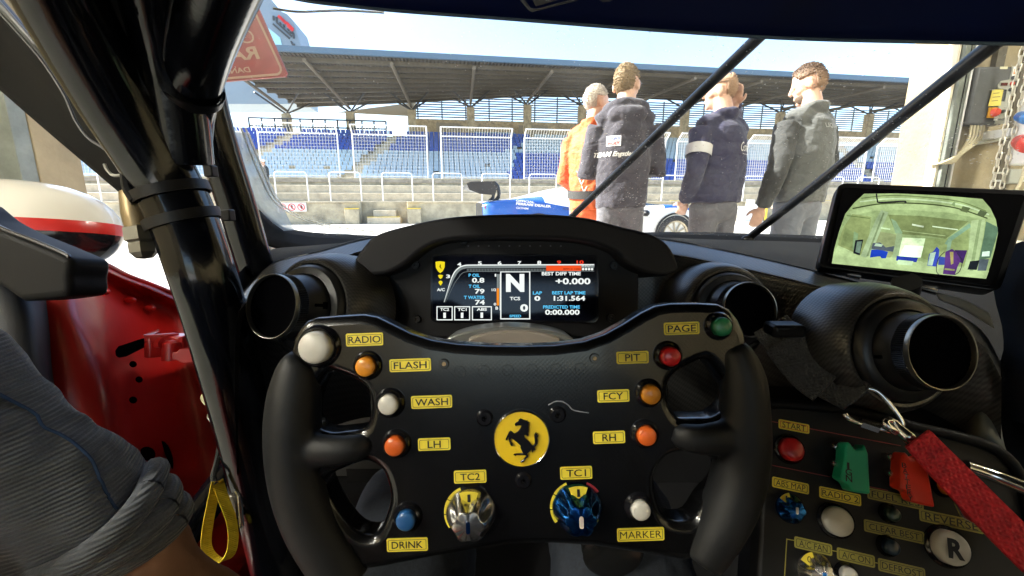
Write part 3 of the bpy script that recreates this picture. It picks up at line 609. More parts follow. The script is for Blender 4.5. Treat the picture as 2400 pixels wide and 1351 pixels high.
def person(lab, x, y, face, h, jm, tm, armL, armR, hyaw, hpit, hair, hm, group='people standing in front of the garage', build=1., handL=None, handR=None, hood=False, collar=None, voxel=.0065, extra=None, sleeve=None, hem=.90):
    root = thing('person', (x, y, 0), lab, 'person', group); k = h / 1.8; T = Matrix.Translation((x, y, 0)) @ Matrix.Rotation(R_(face), 4, 'Z') @ Matrix.Scale(k, 4)
    def slim(v): t = min(1., max(0., (v.z - 1.46) / .1)); return Vector((v.x * (.85 + .15 * t), v.y, v.z))
    def fin(mb): mb.v = [T @ slim(v) for v in mb.v]; return mb
    HM = Matrix.Rotation(R_(hyaw), 3, 'Z') @ Matrix.Rotation(-R_(hpit), 3, 'X') * .94; hc = Vector((0, .015, 1.685)) + HM @ Vector((0, .02, 0))
    hp = lambda a, b, c: hc + HM @ Vector((a, b, c))
    b = MB(); b.ell(hp(0, -.012, .022), (.077, .098, .103), HM, 24); b.ell(hp(0, .03, -.055), (.058, .064, .066), HM, 18)
    b.tube([hp(0, .088, .022), hp(0, .108, -.018), hp(0, .10, -.03)], [.008, .014, .012], 8); b.ell(hp(0, .070, .034), (.052, .020, .010), HM); b.ell(hp(0, .09, -.062), (.024, .012, .011), HM); b.ell(hp(0, .075, -.10), (.026, .022, .018), HM)
    for s in (-1, 1): b.ell(hp(s * .084, -.012, -.012), (.013, .026, .037), HM, 12); b.ell(hp(s * .031, .076, .01), (.014, .012, .009), HM, 10); b.ell(hp(s * .045, .05, -.03), (.022, .03, .025), HM, 10)
    b.tube([(0, -.01, 1.44), (0, -.012, 1.55), hc + Vector((0, -.02, -.05))], [.068 * build, .06, .06], 14)
    b.tube([(0, 0, .92), (0, 0, 1.2), (0, 0, 1.46)], [.13, .12, .10], 16, flat=.75); b.tube([(-.15, 0, 1.42), (.15, 0, 1.42)], .05, 10)
    for s in (-1, 1): b.tube([(s * .085, 0, .95), (s * .1, .02, .5), (s * .11, -.01, .1)], [.075, .05, .04], 10); b.ell((s * .11, .06, .05), (.04, .11, .035))
    for A, H in ((armL, handL), (armR, handR)):
        P = [Vector(p) for p in A]; b.tube(P, [.05, .038, .027], 10); d = H[0] if H else (P[-1] - P[-2]); hand(b, P[-1], d, H[1] if H else Vector((-P[-1].x, .2, 0)), H[2] if H else .6, 1., -1 if A is armL else 1)
    body = blob('body', fin(b), SKIN, root, voxel, 2)
    # clothes
    for s in (-1, 1):
        pass
    t = MB(); t.ell((0, 0, .93), (.175 * build, .125 * build, .13), n=20)
    for s in (-1, 1): t.tube([(s * .09 * build, 0, .93), (s * .1, .02, .52), (s * .112, 0, .30), (s * .115, -.01, .09)], [.102 * build, .082, .075, .078], 14)
    blob('trousers', fin(t), tm, root, .011, 3, .014, .07)
    for s in (-1, 1): blob('shoe', fin(MB().ell((s * .115, .05, .055), (.052, .14, .045)).ell((s * .115, -.02, .075), (.05, .06, .055)).box((s * .115, .05, .018), (.095, .27, .03))), SHOE, root, .012, 2)
    j = MB(); j.tube([(0, 0, hem), (0, -.0, hem + .1), (0, -.01, 1.12), (0, -.015, 1.32), (0, -.01, 1.43), (0, 0, 1.51)], [.198 * build, .205 * build, .205 * build, .212, .185, .075], 24, up=(1, 0, 0), flat=.68, res=3)
    j.tube([(-.19, -.005, 1.425), (-.1, -.01, 1.465), (.1, -.01, 1.465), (.19, -.005, 1.425)], [.068, .07, .07, .068], 14, res=3)
    sl = []
    for A in (armL, armR):
        P = [Vector(p) for p in A]; q = P[0].lerp(P[1], .5); r = P[1].lerp(P[2], .5); e = P[2] + (P[2] - P[1]).normalized() * -.015
        target = j if sleeve is None else MB(); target.tube([P[0], q, P[1], r, e], [.082, .075, .068, .06, .05], 14)
        if sleeve is not None: sl.append(target)
    if hood:
        j.ell((0, -.105, 1.475), (.145, .075, .062)); j.tube([(-.12, .03, 1.50), (-.11, -.06, 1.53), (0, -.10, 1.55), (.11, -.06, 1.53), (.12, .03, 1.50)], .035, 10, res=4); j.ell((0, -.13, 1.41), (.10, .04, .06))
    if collar: j.tube([(-.085, .03, 1.515), (-.07, -.05, 1.535), (0, -.085, 1.545), (.07, -.05, 1.535), (.085, .03, 1.515)], .024, 10, res=4); j.tube([(-.088, .03, 1.49), (0, -.088, 1.52), (.088, .03, 1.49)], .026, 10, res=5)
    jk = blob('jacket', fin(j), jm, root, .009, 3, .022, .085)
    for m_ in sl: blob('sleeve', fin(m_), sleeve, root, .009, 3, .02, .07)
    hb = MB(); n = 44
    hb.ell((0, -.015, .025), (.0805, .1015, .1065), None, n)
    style = hair
    keep = []
    for i, v in enumerate(hb.v):
        yy, zz = v.y, v.z; back = (-.075 if style != 'top' else .045) + .014 * noise.noise(v * 90)
        line = back + max(0, (yy + .03)) * (1.6 if style != 'top' else .25)
        if abs(v.x) > .062 and yy > -.045 and zz < .03: line = max(line, .03)
        if style == 'crown': line = line; top = zz > .075 and yy > -.075
        else: top = False
        keep.append(zz > line and yy < (.075 if style != 'top' else .092) and not top)
    fs = [f for f in hb.f if all(keep[i] for i in f)]; used = sorted(set(i for f in fs for i in f)); mp = {a: c_ for c_, a in enumerate(used)}
    h2 = MB(); h2.add([hp(*(hb.v[i] * (1 + .03 * noise.noise(hb.v[i] * 60)))) for i in used], [tuple(mp[i] for i in f) for f in fs])
    rnd = random.Random(int(x * 1000))
    for f in list(h2.f):
        c_ = sum((h2.v[i] for i in f), Vector()) / len(f); nrm = (c_ - hc).normalized()
        for _ in range(3):
            p = c_ + Vector((rnd.uniform(-1, 1), rnd.uniform(-1, 1), rnd.uniform(-1, 1))) * .004; d = (nrm + Vector((rnd.uniform(-1, 1), rnd.uniform(-1, 1), rnd.uniform(-.9, .5))) * .7).normalized() * (rnd.uniform(.004, .010) if style != 'crown' else .004); sd = d.cross(nrm + Vector((.3, .1, .2))).normalized() * .0018
            k0 = len(h2.v); h2.v += [p - sd, p + sd, p + d]; h2.f.append((k0, k0 + 1, k0 + 2)); h2.mi.append(0)
    ho = fin(h2).build('hair', hm, root); so_ = ho.modifiers.new('s', 'SOLIDIFY'); so_.thickness = {'full': .006, 'crown': .005, 'top': .006}[style]; so_.offset = -.2
    if extra: extra(root, T, hp, fin, jk)
    return root, T, jk
def wrap(me, jk, T, lift=.004):
    """lay flat print on the jacket by casting along the wearer's forward axis"""
    W = jk.matrix_world; og = ORG[jk]; bv = BVHTree.FromPolygons([v.co + og for v in jk.data.vertices], [tuple(p.vertices) for p in jk.data.polygons])
    fwd = (T.to_3x3() @ Vector((0, 1, 0))).normalized()
    bm = bmesh.new(); bm.from_mesh(me); bmesh.ops.triangulate(bm, faces=bm.faces); bmesh.ops.subdivide_edges(bm, edges=[e for e in bm.edges if e.calc_length() > .02], cuts=2, use_grid_fill=True); bm.to_mesh(me); bm.free()
    bm = bmesh.new(); bm.from_mesh(me); lost = []
    for v in bm.verts:
        hit = bv.ray_cast(v.co - fwd * .4, fwd, 1.2)
        if hit[0] is not None and abs(hit[1].dot(fwd)) > .25: v.co = hit[0] - fwd * lift
        else: lost.append(v)
    if lost: bmesh.ops.delete(bm, geom=lost, context='VERTS')
    bm.to_mesh(me); bm.free(); return me
def back_text(root, T, jk, s, u, z, w, h, m, bold=.02, slant=0., name='back_print', lift=.004):
    me = text_mesh(s, bold); me.transform(Matrix(((w, slant * h, 0, 0), (0, h, 0, 0), (0, 0, 1, 0), (0, 0, 0, 1)))); me.transform(T @ frame((u, -.3, z), (1, 0, 0), (0, 0, 1))); wrap(me, jk, T, lift); obj(name, me, m, root)
def back_patch(root, T, jk, u, z, w, h, m, name, lift=.003):
    mb = MB(); n = 8; mb.add([T @ Vector((u + w * (i / n - .5), -.3, z + h * (k / n - .5))) for k in range(n + 1) for i in range(n + 1)], [(k * (n + 1) + i, k * (n + 1) + i + 1, (k + 1) * (n + 1) + i + 1, (k + 1) * (n + 1) + i) for k in range(n) for i in range(n)])
    me = mb.mesh(name); wrap(me, jk, T, lift); obj(name, me, m, root)
PX = lambda px, py, y: at_y(px, py, y).x
PRINT = mat('print_white', (.75, .74, .70), .7)
# man in charcoal hoodie
def ex2(root, T, hp, fin, jk):
    fin(MB().tube([hp(.083, -.02, .02), hp(.083, .07, .018), hp(.06, .098, .012)], .0025, 6).lathe(hp(.035, .105, .01), hp(0, 1, 0) - hp(0, 0, 0), [(.022, 0), (.022, .004)], 12)).build('glasses', DKSTEEL, root)
X2 = PX(1463, 300, 3.0)
r, T, jk = person('man in charcoal hooded jacket with folded arms, seen from behind', X2, 3.0, -4, 1.835, HOOD, TRG, [(-.2, 0, 1.42), (-.28, .03, 1.14), (-.06, .27, 1.17)], [(.2, 0, 1.42), (.29, .02, 1.15), (.10, .27, 1.20)], -28, 4, 'full', HBLOND, handL=((1, .3, .1), (0, -1, 0), .5), handR=((-1, .3, .0), (0, -1, 0), .5), hood=True, build=.98, extra=ex2)
back_patch(r, T, jk, -.085, 1.318, .085, .062, mat('patch_white', (.72, .7, .72), .7), 'back_patch')
back_text(r, T, jk, 'LIQUI', -.085, 1.332, .07, .018, mat('patch_blue', (.05, .12, .4), .6), .03, lift=.007); back_text(r, T, jk, 'MOLY', -.085, 1.303, .07, .018, REDP, .03, lift=.007)
back_text(r, T, jk, 'TEAM Engstler', -.08, 1.235, .24, .038, PRINT, .035, .35)
# man in orange overalls
X1 = PX(1392, 300, 3.38)
def ex1(root, T, hp, fin, jk): fin(MB().tube([(-.0, -.0, .99), (0, -.005, 1.05)], [.222, .222], 28, up=(1, 0, 0), flat=.68)).build('waist_band', mat('band_black', (.03, .03, .03), .7), root)
r, T, jk = person('grey haired man in orange overalls beside the hooded man', X1, 3.38, -25, 1.80, ORNG, ORNG, [(-.2, 0, 1.42), (-.26, -.02, 1.13), (-.17, .17, 1.05)], [(.2, 0, 1.42), (.27, -.02, 1.14), (.2, .15, 1.02)], -40, 2, 'full', HGREY, collar=True, extra=ex1)
for k in range(3): back_text(r, T, jk, 'V', -.06 + .02 * k, 1.16 - .055 * k, .05, .05, PRINT, .0)
# man in navy fleece with one hand behind his head
X3 = PX(1690, 300, 3.03)
r, T, jk = person('balding man in navy fleece scratching the back of his head', X3, 3.03, 22, 1.80, NAVY, TRG, [(-.2, 0, 1.42), (-.30, -.06, 1.15), (-.21, .09, .96)], [(.2, .02, 1.42), (.35, .24, 1.49), (.14, .03, 1.615)], 38, 4, 'crown', HFADE, handR=((-.25, -.35, .85), (-.75, -.2, -.3), .75), collar=True, build=1.08, hem=.955)
back_text(r, T, jk, 'Gohm', .085, 1.315, .125, .06, PRINT, .0, .3); back_text(r, T, jk, 'Motorsport', .09, 1.268, .10, .012, PRINT, 0)
for k in range(2): fin3 = None
ab = MB()
A0, A1 = Vector((-.2, 0, 1.42)), Vector((-.29, -.06, 1.13)); q0, q1 = A0.lerp(A1, .36), A0.lerp(A1, .58)
SLM = Matrix.Diagonal((.85, 1, 1, 1)); ab.tube([T @ SLM @ q0, T @ SLM @ q1], [.084, .081], 18, caps=False); ab.build('sleeve_stripe', mat('reflective_grey', (.5, .5, .5), .5), r)
# man in black jacket with grey vest
X4 = PX(1893, 300, 2.98)
r, T, jk = person('bearded man in grey vest and black sleeves looking down, rightmost', X4, 2.98, 24, 1.835, JGREY, TRB, [(-.2, .02, 1.42), (-.29, .0, 1.13), (-.27, .09, .90)], [(.2, 0, 1.42), (.28, -.02, 1.14), (.22, .15, .97)], 30, 20, 'full', HFD, collar=True, build=1.02, sleeve=JBLK, hem=.94)
back_text(r, T, jk, 'LIQUI MOLY', .05, 1.405, .2, .032, mat('print_grey', (.28, .29, .29), .7), .03)
bd = MB(); HMt = Matrix.Rotation(R_(30), 3, 'Z') @ Matrix.Rotation(-R_(20), 3, 'X') * .94; hc = Vector((0, .015, 1.685)) + HMt @ Vector((0, .02, 0))
for v in range(0): pass
bd.ell(hc + HMt @ Vector((0, .030, -.072)), (.0605, .066, .055), HMt, 18); bd.v = [T @ v for v in bd.v]; bd.build('beard', HBR, r)
# distant figure on the wall platform
sP, _ = at_d(622, 420, 20.2); q = pit(sP, 20.2, 0)
r, T, jk = person('small distant person in dark clothes and white cap on the wall', q.x, q.y, 150, 1.72, JBLK, TRG, [(-.2, 0, 1.42), (-.28, .0, 1.14), (-.2, .2, 1.1)], [(.2, 0, 1.42), (.28, 0, 1.14), (.2, .2, 1.1)], 0, 10, 'full', HBR, group=None, voxel=.012)
capm = MB().ell(T @ Vector((0, .02, 1.745)), (.095, .11, .06)).box(T @ Vector((0, .13, 1.735)), (.13, .1, .015), None); capm.build('cap', WHT, r)
r.location.z = .95
# ------------------------------------------------------------------ own car: shell, cage, dash
CARB_G = carbon('carbon_gloss', (.0016, .0016, .0019), (.0055, .0055, .006), .24, .35, 2200, .05)
CARB_M = carbon('carbon_matte', (.016, .0155, .0145), (.042, .040, .037), .32, .0, 1400, .3)
RUB = mat('grip_rubber', (.0095, .010, .011), .5, spec=.35, bump=.12, bscale=1500, var=.12, vscale=60)
CAGE = mat('cage_paint', (.0025, .003, .005), .13, coat=.0, bump=.02, bscale=90)
SUEDE = mat('dash_suede', (.007, .0085, .012), .95, spec=.2, sheen=.06, var=.3, vscale=90, bump=.3, bscale=1200)
SATIN = mat('satin_black', (.005, .005, .006), .35, spec=.35); MATTE = mat('matt_black', (.003, .003, .0035), .6, spec=.2, bump=.1, bscale=700)
CHROME = mat('chrome', (.75, .74, .70), .18, 1.); ALU = mat('machined_alu', (.62, .61, .58), .26, 1., bump=.03, bscale=300)
RED = mat('body_red', (.42, .010, .008), .32, coat=.15, var=.12, vscale=6, bump=.02, bscale=40)
STK = mat('sticker_yellow', (.86, .70, .06), .45, var=.06, vscale=60); GLOSSB = mat('gloss_black', (.008, .008, .010), .12)
VOID = mat('dark_duct', (.0015, .0015, .002), 1., spec=.02)
own = thing('race_car', (.33, .3, 0), 'race car we sit in, black cockpit with roll cage and carbon dash', 'race car')
C3 = cam
def tubepx(name, pts, r, m, par, n=18, res=5, **k): return MB().tube([cam(*p) for p in pts], r, n, res=res, **k).build(name, m, par)
# roll cage
tubepx('roll_cage_tube', [(20, -260, .23), (150, 10, .275), (270, 230, .315), (375, 400, .345), (432, 520, .355), (475, 640, .36), (508, 750, .373), (540, 870, .39), (582, 1040, .42), (640, 1290, .46), (660, 1400, .48)], .0245, CAGE, own, 26)
tubepx('roll_cage_tube', [(330, -160, .27), (362, 0, .30), (395, 150, .325), (418, 270, .34), (432, 380, .352)], .021, CAGE, own, 24)
tubepx('roll_cage_tube', [(600, -260, .20), (508, -10, .27), (462, 130, .32), (432, 250, .345), (424, 330, .35)], .0215, CAGE, own, 24)
tubepx('roll_cage_tube', [(462, 150, .42), (482, 240, .44), (516, 360, .46), (552, 470, .48), (588, 590, .50), (640, 760, .53)], .0195, CAGE, own, 22)
tubepx('roll_cage_tube', [(330, 1370, .44), (430, 1255, .50), (540, 1110, .56), (640, 980, .62)], .019, CAGE, own)
gp = mat('gusset_grey', (.055, .057, .062), .5, bump=.1, bscale=300)
MB().prism([cam(*p) for p in ((205, -30, .278), (265, -30, .285), (330, 75, .31), (372, 190, .325), (394, 268, .335), (380, 262, .332), (300, 150, .305))], FW * .004).build('gusset_plate', gp, own, smooth=False, bevel=.001)
MB().prism([cam(*p) for p in ((380, -40, .29), (470, -40, .268), (432, 160, .33), (418, 200, .335))], FW * .005).build('gusset_plate', CAGE, own, smooth=False)
# weld beads between the tubes
for pts in ([(300, 0, .288), (330, 90, .306), (362, 190, .322), (395, 290, .334), (425, 370, .338)], [(312, 10, .285), (345, 110, .306), (378, 210, .32), (408, 300, .332), (432, 380, .338)]):
    P, _ = crom([cam(*p) for p in pts], [0] * 5, 10); P = [p + Vector((noise.noise(p * 120), 0, noise.noise(p * 130 + Vector((3, 1, 2))))) * .0022 for p in P]; MB().tube(P, .0022, 6).build('weld_bead', CAGE, own)
# clamps, ties, wires, bottle nozzle
def ring_on(px, py, d, rad, tdir, wd=.004, m=BLACKPL, name='cable_tie'):
    o = cam(px, py, d); t = Vector(tdir).normalized(); return MB().lathe(o, t, [(rad, -wd), (rad + .0015, -wd), (rad + .0015, wd), (rad, wd), (rad, -wd)], 28).build(name, m, own)
ax = (cam(475, 640, .36) - cam(375, 400, .345)).normalized()
for i, (px, py, d) in enumerate(((402, 452, .35), (430, 515, .355))):
    t = ring_on(px, py, d, .0262, ax)
    MB().box(cam(px + (105 if i else 92), py + (-10 if i else -50), d - .012), (.007, .008, .009)).build('tie_head', BLACKPL, t, smooth=False, bevel=.001)
ring_on(443, 205, .335, .0222, (cam(508, -10, .27) - cam(424, 330, .35)), .0035, SATIN, 'clamp_ring')
tubepx('wire', [(-20, 10, .33), (40, 75, .335), (100, 145, .34), (150, 222, .342), (178, 285, .343), (208, 325, .343), (245, 350, .343), (268, 378, .343), (300, 402, .338), (350, 425, .33)], .0011, mat('braid_grey', (.09, .09, .095), .5), own, 6)
tubepx('wire', [(245, 385, .33), (252, 400, .33), (268, 412, .33), (300, 408, .33)], .0012, mat('pale_thread', (.5, .48, .42), .7), own, 6)
tubepx('wire', [(296, 405, .33), (300, 440, .33), (318, 470, .33)], .004, MATTE, own, 8)
fz = tubepx('fire_nozzle', [(312, 450, .345), (322, 500, .345), (328, 535, .345)], [.009, .0105, .0095], mat('brass', (.30, .23, .13), .4, .7), own, 16, 3)
MB().lathe(cam(328, 530, .345), cam(338, 600, .345) - cam(328, 530, .345), [(.0085, 0), (.0115, .002), (.0115, .012), (.009, .0135), (.0098, .015), (.0095, .022), (.006, .026), (0, .027)], 6).build('nozzle_nut', mat('nozzle_grey', (.16, .15, .12), .45, .6), fz, smooth=False)
# door frame band with bright seal
loft('door_frame', [[cam(-80, 130, .45), cam(0, 205, .47), cam(150, 335, .50), cam(310, 470, .53)], [cam(-80, 50, .43), cam(0, 120, .45), cam(150, 255, .47), cam(310, 415, .50)], [cam(-80, -40, .42), cam(0, 20, .43), cam(150, 190, .45), cam(310, 365, .48)], [cam(-80, -80, .50), cam(0, 0, .52), cam(150, 180, .53), cam(320, 350, .55)]], MATTE, own, (4, 4), .006)
tubepx('door_seal', [(-60, -50, .395), (0, 16, .405), (80, 108, .42), (150, 192, .435), (220, 268, .45), (290, 345, .465)], .0038, mat('seal_rubber', (.09, .09, .085), .3), own, 10)
# windscreen
WB = [(462, 150, .50), (520, 330, .60), (560, 440, .68), (620, 515, .78), (700, 550, .87), (900, 565, .96), (1220, 570, 1.0), (1550, 556, 1.0), (1960, 566, .95), (2300, 580, .86), (2480, 595, .78)]
WM = [(470, 90, .475), (545, -20, .44), (640, -14, .43), (720, 2, .43), (800, 12, .43), (940, 26, .435), (1200, 45, .44), (1500, 68, .44), (1830, 89, .43), (2150, 98, .42), (2480, 104, .40)]
WT = [(472, 60, .47), (545, -60, .43), (640, -90, .42), (720, -100, .41), (800, -100, .41), (940, -100, .40), (1200, -100, .40), (1500, -100, .40), (1830, -100, .39), (2150, -100, .38), (2480, -100, .36)]
GL = bpy.data.materials.new('windscreen_glass'); GL.use_nodes = True; n, l = GL.node_tree.nodes, GL.node_tree.links; n.clear()
out_ = n.new('ShaderNodeOutputMaterial'); tr = n.new('ShaderNodeBsdfTransparent'); tr.inputs[0].default_value = (.93, .96, .96, 1); gl = n.new('ShaderNodeBsdfGlossy'); gl.inputs['Roughness'].default_value = .02
mx = n.new('ShaderNodeMixShader'); mx.inputs[0].default_value = .04; l.new(tr.outputs[0], mx.inputs[1]); l.new(gl.outputs[0], mx.inputs[2])
tc = n.new('ShaderNodeTexCoord'); v1 = n.new('ShaderNodeTexVoronoi'); v1.inputs['Scale'].default_value = 210; v1.inputs['Randomness'].default_value = 1; l.new(tc.outputs['Object'], v1.inputs['Vector'])
wn = n.new('ShaderNodeTexWhiteNoise'); l.new(v1.outputs['Position'], wn.inputs['Vector']); big = n.new('ShaderNodeTexNoise'); big.inputs['Scale'].default_value = 6; l.new(tc.outputs['Object'], big.inputs['Vector'])
thr = n.new('ShaderNodeMath'); thr.operation = 'MULTIPLY'; l.new(wn.outputs['Value'], thr.inputs[0]); l.new(big.outputs['Fac'], thr.inputs[1])
th2 = n.new('ShaderNodeMath'); th2.operation = 'MULTIPLY_ADD'; th2.inputs[1].default_value = .75; th2.inputs[2].default_value = -.165; l.new(thr.outputs[0], th2.inputs[0])
lt = n.new('ShaderNodeMath'); lt.operation = 'LESS_THAN'; l.new(v1.outputs['Distance'], lt.inputs[0]); l.new(th2.outputs[0], lt.inputs[1])
df = n.new('ShaderNodeBsdfDiffuse'); df.inputs[0].default_value = (.6, .6, .58, 1); tl_ = n.new('ShaderNodeBsdfTranslucent'); tl_.inputs[0].default_value = (.7, .7, .68, 1)
mm = n.new('ShaderNodeMixShader'); mm.inputs[0].default_value = .7; l.new(df.outputs[0], mm.inputs[1]); l.new(tl_.outputs[0], mm.inputs[2])
sc_ = n.new('ShaderNodeMath'); sc_.operation = 'MULTIPLY_ADD'; sc_.inputs[1].default_value = .40; sm_ = n.new('ShaderNodeTexNoise'); sm_.inputs['Scale'].default_value = 9; sm_.inputs['Detail'].default_value = 5; sm_.inputs['Distortion'].default_value = 1.5; l.new(tc.outputs['Object'], sm_.inputs['Vector']); sr_ = n.new('ShaderNodeMapRange'); sr_.inputs['From Min'].default_value = .42; sr_.inputs['From Max'].default_value = .75; sr_.inputs['To Min'].default_value = .012; sr_.inputs['To Max'].default_value = .10; l.new(sm_.outputs['Fac'], sr_.inputs['Value']); l.new(sr_.outputs[0], sc_.inputs[2]); l.new(lt.outputs[0], sc_.inputs[0])
m2 = n.new('ShaderNodeMixShader'); l.new(sc_.outputs[0], m2.inputs[0]); l.new(mx.outputs[0], m2.inputs[1]); l.new(mm.outputs[0], m2.inputs[2]); l.new(m2.outputs[0], out_.inputs[0])
def lerp_row(a, b, t): return [cam(*p).lerp(cam(*q), t) for p, q in zip(a, b)]
ws = loft('windscreen', [lerp_row(WB, WM, t) for t in (0, .33, .66, 1)], GL, own, (5, 3))
STRIP = mat('sunstrip_navy', (.010, .013, .028), .35); n, l, b = nodes(STRIP)
t2 = n.new('ShaderNodeBsdfTranslucent'); t2.inputs[0].default_value = (.022, .055, .16, 1); ms = n.new('ShaderNodeMixShader'); ms.inputs[0].default_value = .5
ou = [x for x in n if x.type == 'OUTPUT_MATERIAL'][0]; l.new(b.outputs[0], ms.inputs[1]); l.new(t2.outputs[0], ms.inputs[2]); l.new(ms.outputs[0], ou.inputs[0])
ss = loft('sun_strip', [lerp_row(WM, WT, t) for t in (0, .5, 1)], STRIP, ws, (5, 2), .002)
tubepx('strip_edge', [(p[0], p[1] + 1, p[2] - .003) for p in WM[2:]], .0016, mat('edge_blue', (.10, .15, .22), .3), ws, 8, 5)
DEC = mat('decal_grey', (.06, .065, .075), .5)
def ssq(px, py): return cam(px, py, .428 - (100 - py) * .00018)
for P in ([(1208, -20), (1218, 0), (1240, 25), (1248, 30), (1258, 26), (1350, 3), (1400, -20), (1380, -20), (1345, -1), (1258, 22), (1250, 22), (1244, 20), (1228, 0), (1218, -20)], [(1240, -20), (1248, 0), (1256, 16), (1310, 0), (1340, -20)], [(1395, -20), (1404, 0), (1412, 5), (1430, 4), (1442, -3), (1450, -20)]):
    MB().prism([ssq(*p) for p in P], FW * -.0006).build('decal', DEC, ss, smooth=False)
HZ = bpy.data.materials.new('hazy_film'); HZ.use_nodes = True; n, l = HZ.node_tree.nodes, HZ.node_tree.links; n.clear(); out_ = n.new('ShaderNodeOutputMaterial')
tr = n.new('ShaderNodeBsdfTransparent'); df = n.new('ShaderNodeBsdfTranslucent'); df.inputs[0].default_value = (.62, .7, .76, 1); d2 = n.new('ShaderNodeBsdfGlossy'); d2.inputs['Roughness'].default_value = .3; a1 = n.new('ShaderNodeMixShader'); a1.inputs[0].default_value = .25; l.new(df.outputs[0], a1.inputs[1]); l.new(d2.outputs[0], a1.inputs[2])
nz = n.new('ShaderNodeTexNoise'); nz.inputs['Scale'].default_value = 9; mr = n.new('ShaderNodeMapRange'); mr.inputs['To Min'].default_value = .35; mr.inputs['To Max'].default_value = .75; l.new(nz.outputs['Fac'], mr.inputs['Value'])
mx = n.new('ShaderNodeMixShader'); l.new(mr.outputs[0], mx.inputs[0]); l.new(tr.outputs[0], mx.inputs[1]); l.new(a1.outputs[0], mx.inputs[2]); l.new(mx.outputs[0], out_.inputs[0])
loft('tear_off_film', [[cam(525, 315, .585), cam(560, 310, .60), cam(585, 312, .61)], [cam(565, 420, .655), cam(600, 410, .665), (cam(622, 405, .67))], [cam(615, 500, .75), cam(640, 480, .75), cam(655, 470, .745)], [cam(665, 541, .83), cam(678, 540, .83), cam(690, 540, .83)]], HZ, ws, (4, 5), .0008)
FE = mat('film_edge', (.75, .78, .80), .2, trans=.0)
for pts in ([(565, 300, .60), (600, 390, .65), (640, 470, .735), (700, 510, .80), (780, 535, .86), (880, 548, .93)], [(575, 300, .60), (612, 390, .65), (650, 470, .735), (715, 512, .80), (800, 534, .86), (900, 546, .93)], [(640, 20, .43), (700, 28, .435), (800, 25, .44), (900, 30, .45)]): tubepx('film_edge', pts, .0012, FE, ws, 6)
FRIT = mat('frit_black', (.003, .003, .004), .85, spec=.2)
# windscreen surround
loft('windscreen_frame', [[cam(440, 170, .47), cam(470, 300, .55), cam(515, 440, .62), (cam(570, 530, .70)), cam(650, 580, .76), cam(850, 600, .84), cam(1220, 600, .90), cam(1560, 572, .93), cam(1960, 584, .90), cam(2300, 598, .82), cam(2480, 612, .75)], [cam(*p) for p in ((462, 165, .505), (523, 335, .605), (566, 440, .685), (622, 508, .785), (700, 544, .875), (900, 556, .965), (1220, 562, 1.005), (1550, 547, 1.005), (1960, 557, .955), (2300, 571, .865), (2480, 586, .785))]], FRIT, own, (5, 3), .006)
for pts in ([(1320, 528, .985), (1340, 508, .97), (1480, 374, .76), (1620, 238, .60), (1760, 105, .49), (1868, 0, .42), (1990, -120, .36)], [(1752, 562, .95), (1770, 546, .935), (1930, 420, .74), (2090, 292, .585), (2250, 165, .48), (2400, 45, .405), (2540, -70, .35)]):
    st = tubepx('windscreen_strut', pts, .0070 if pts[0][0] < 1500 else .0082, SATIN, own, 14, 3); MB().ell(cam(*pts[0]), (.014, .012, .010)).build('strut_foot', BLACKPL, st)
# roof, rear and side shells
def shell(name, pts, m=MATTE, th=.01): return loft(name, pts, m, own, (3, 3), th)
shell('roof_lining', [[cam(*p) for p in WT], [Vector((x, .05, 1.225)) for x in (-.41, -.36, -.3, -.2, -.1, 0, .2, .4, .6, .8, .95)], [Vector((x, -.9, 1.19)) for x in (-.41, -.36, -.3, -.2, -.1, 0, .2, .4, .6, .8, .95)]])
bx('rear_bulkhead', -.55, 1.2, -.95, -.92, .15, .75, MATTE, own); bx('floor_pan', -.55, 1.2, -.9, 1.7, .10, .13, MATTE, own); bx('firewall', -.5, 1.2, 1.15, 1.18, .131, .80, MATTE, own)
bx('right_door', 1.2, 1.24, -.9, 1.0, .13, .88, MATTE, own, .01); bx('left_sill', -.62, -.48, -.9, .9, .13, .36, RED, own, .03)
seat_o = loft('driver_seat', [[Vector((x, -.30 - .06 * (abs(x) < .2), z)) for x in (-.26, -.2, 0, .2, .26)] for z in (.25, .45, .65, .85)], MATTE, own, (3, 3), .03)
# bonnet and fenders
def bz(x, y):
    u = (x - .33); f = .13 * math.exp(-((abs(u) - .84) / .16) ** 2) * math.exp(-((y - 1.35) / .55) ** 2)
    return .80 - .16 * max(0, y - .95) - .10 * max(0, y - 1.7) + f - .5 * max(0, abs(u) - .93) ** 1 - .06 * math.exp(-(u / .5) ** 2)
def bonnet_mi(r, c): return 1 if (c < .10 or c > .90 or r > .72) and not (.03 < c < .06) else 0
loft('bonnet', [[Vector((x, y, bz(x, y))) for x in (-.68, -.62, -.55, -.48, -.38, -.2, .05, .33, .6, .86, 1.04, 1.14, 1.21, 1.28, 1.34)] for y in (.98, 1.15, 1.35, 1.55, 1.8, 2.05, 2.25)], [CWHITE, RED], own, (3, 4), .006, bonnet_mi)
loft('nose', [[Vector((x, 2.25, bz(x, 2.25))) for x in (-.6, -.2, .33, .9, 1.25)], [Vector((x, 2.36, .42)) for x in (-.5, -.15, .33, .8, 1.15)], [Vector((x, 2.34, .12)) for x in (-.5, -.15, .33, .8, 1.15)]], RED, own, (4, 4), .006)
for sx in (-1, 1):
    for yy in (1.45, -1.15): MB().lathe((.33 + sx * (.92 if yy > 0 else .95), yy, .345), (sx, 0, 0), [(0, .03), (.22, .02), (.24, .04), (.33, .04), (.345, .02), (.345, -.25), (.2, -.26)], 32).build('wheel', TYRE, own)
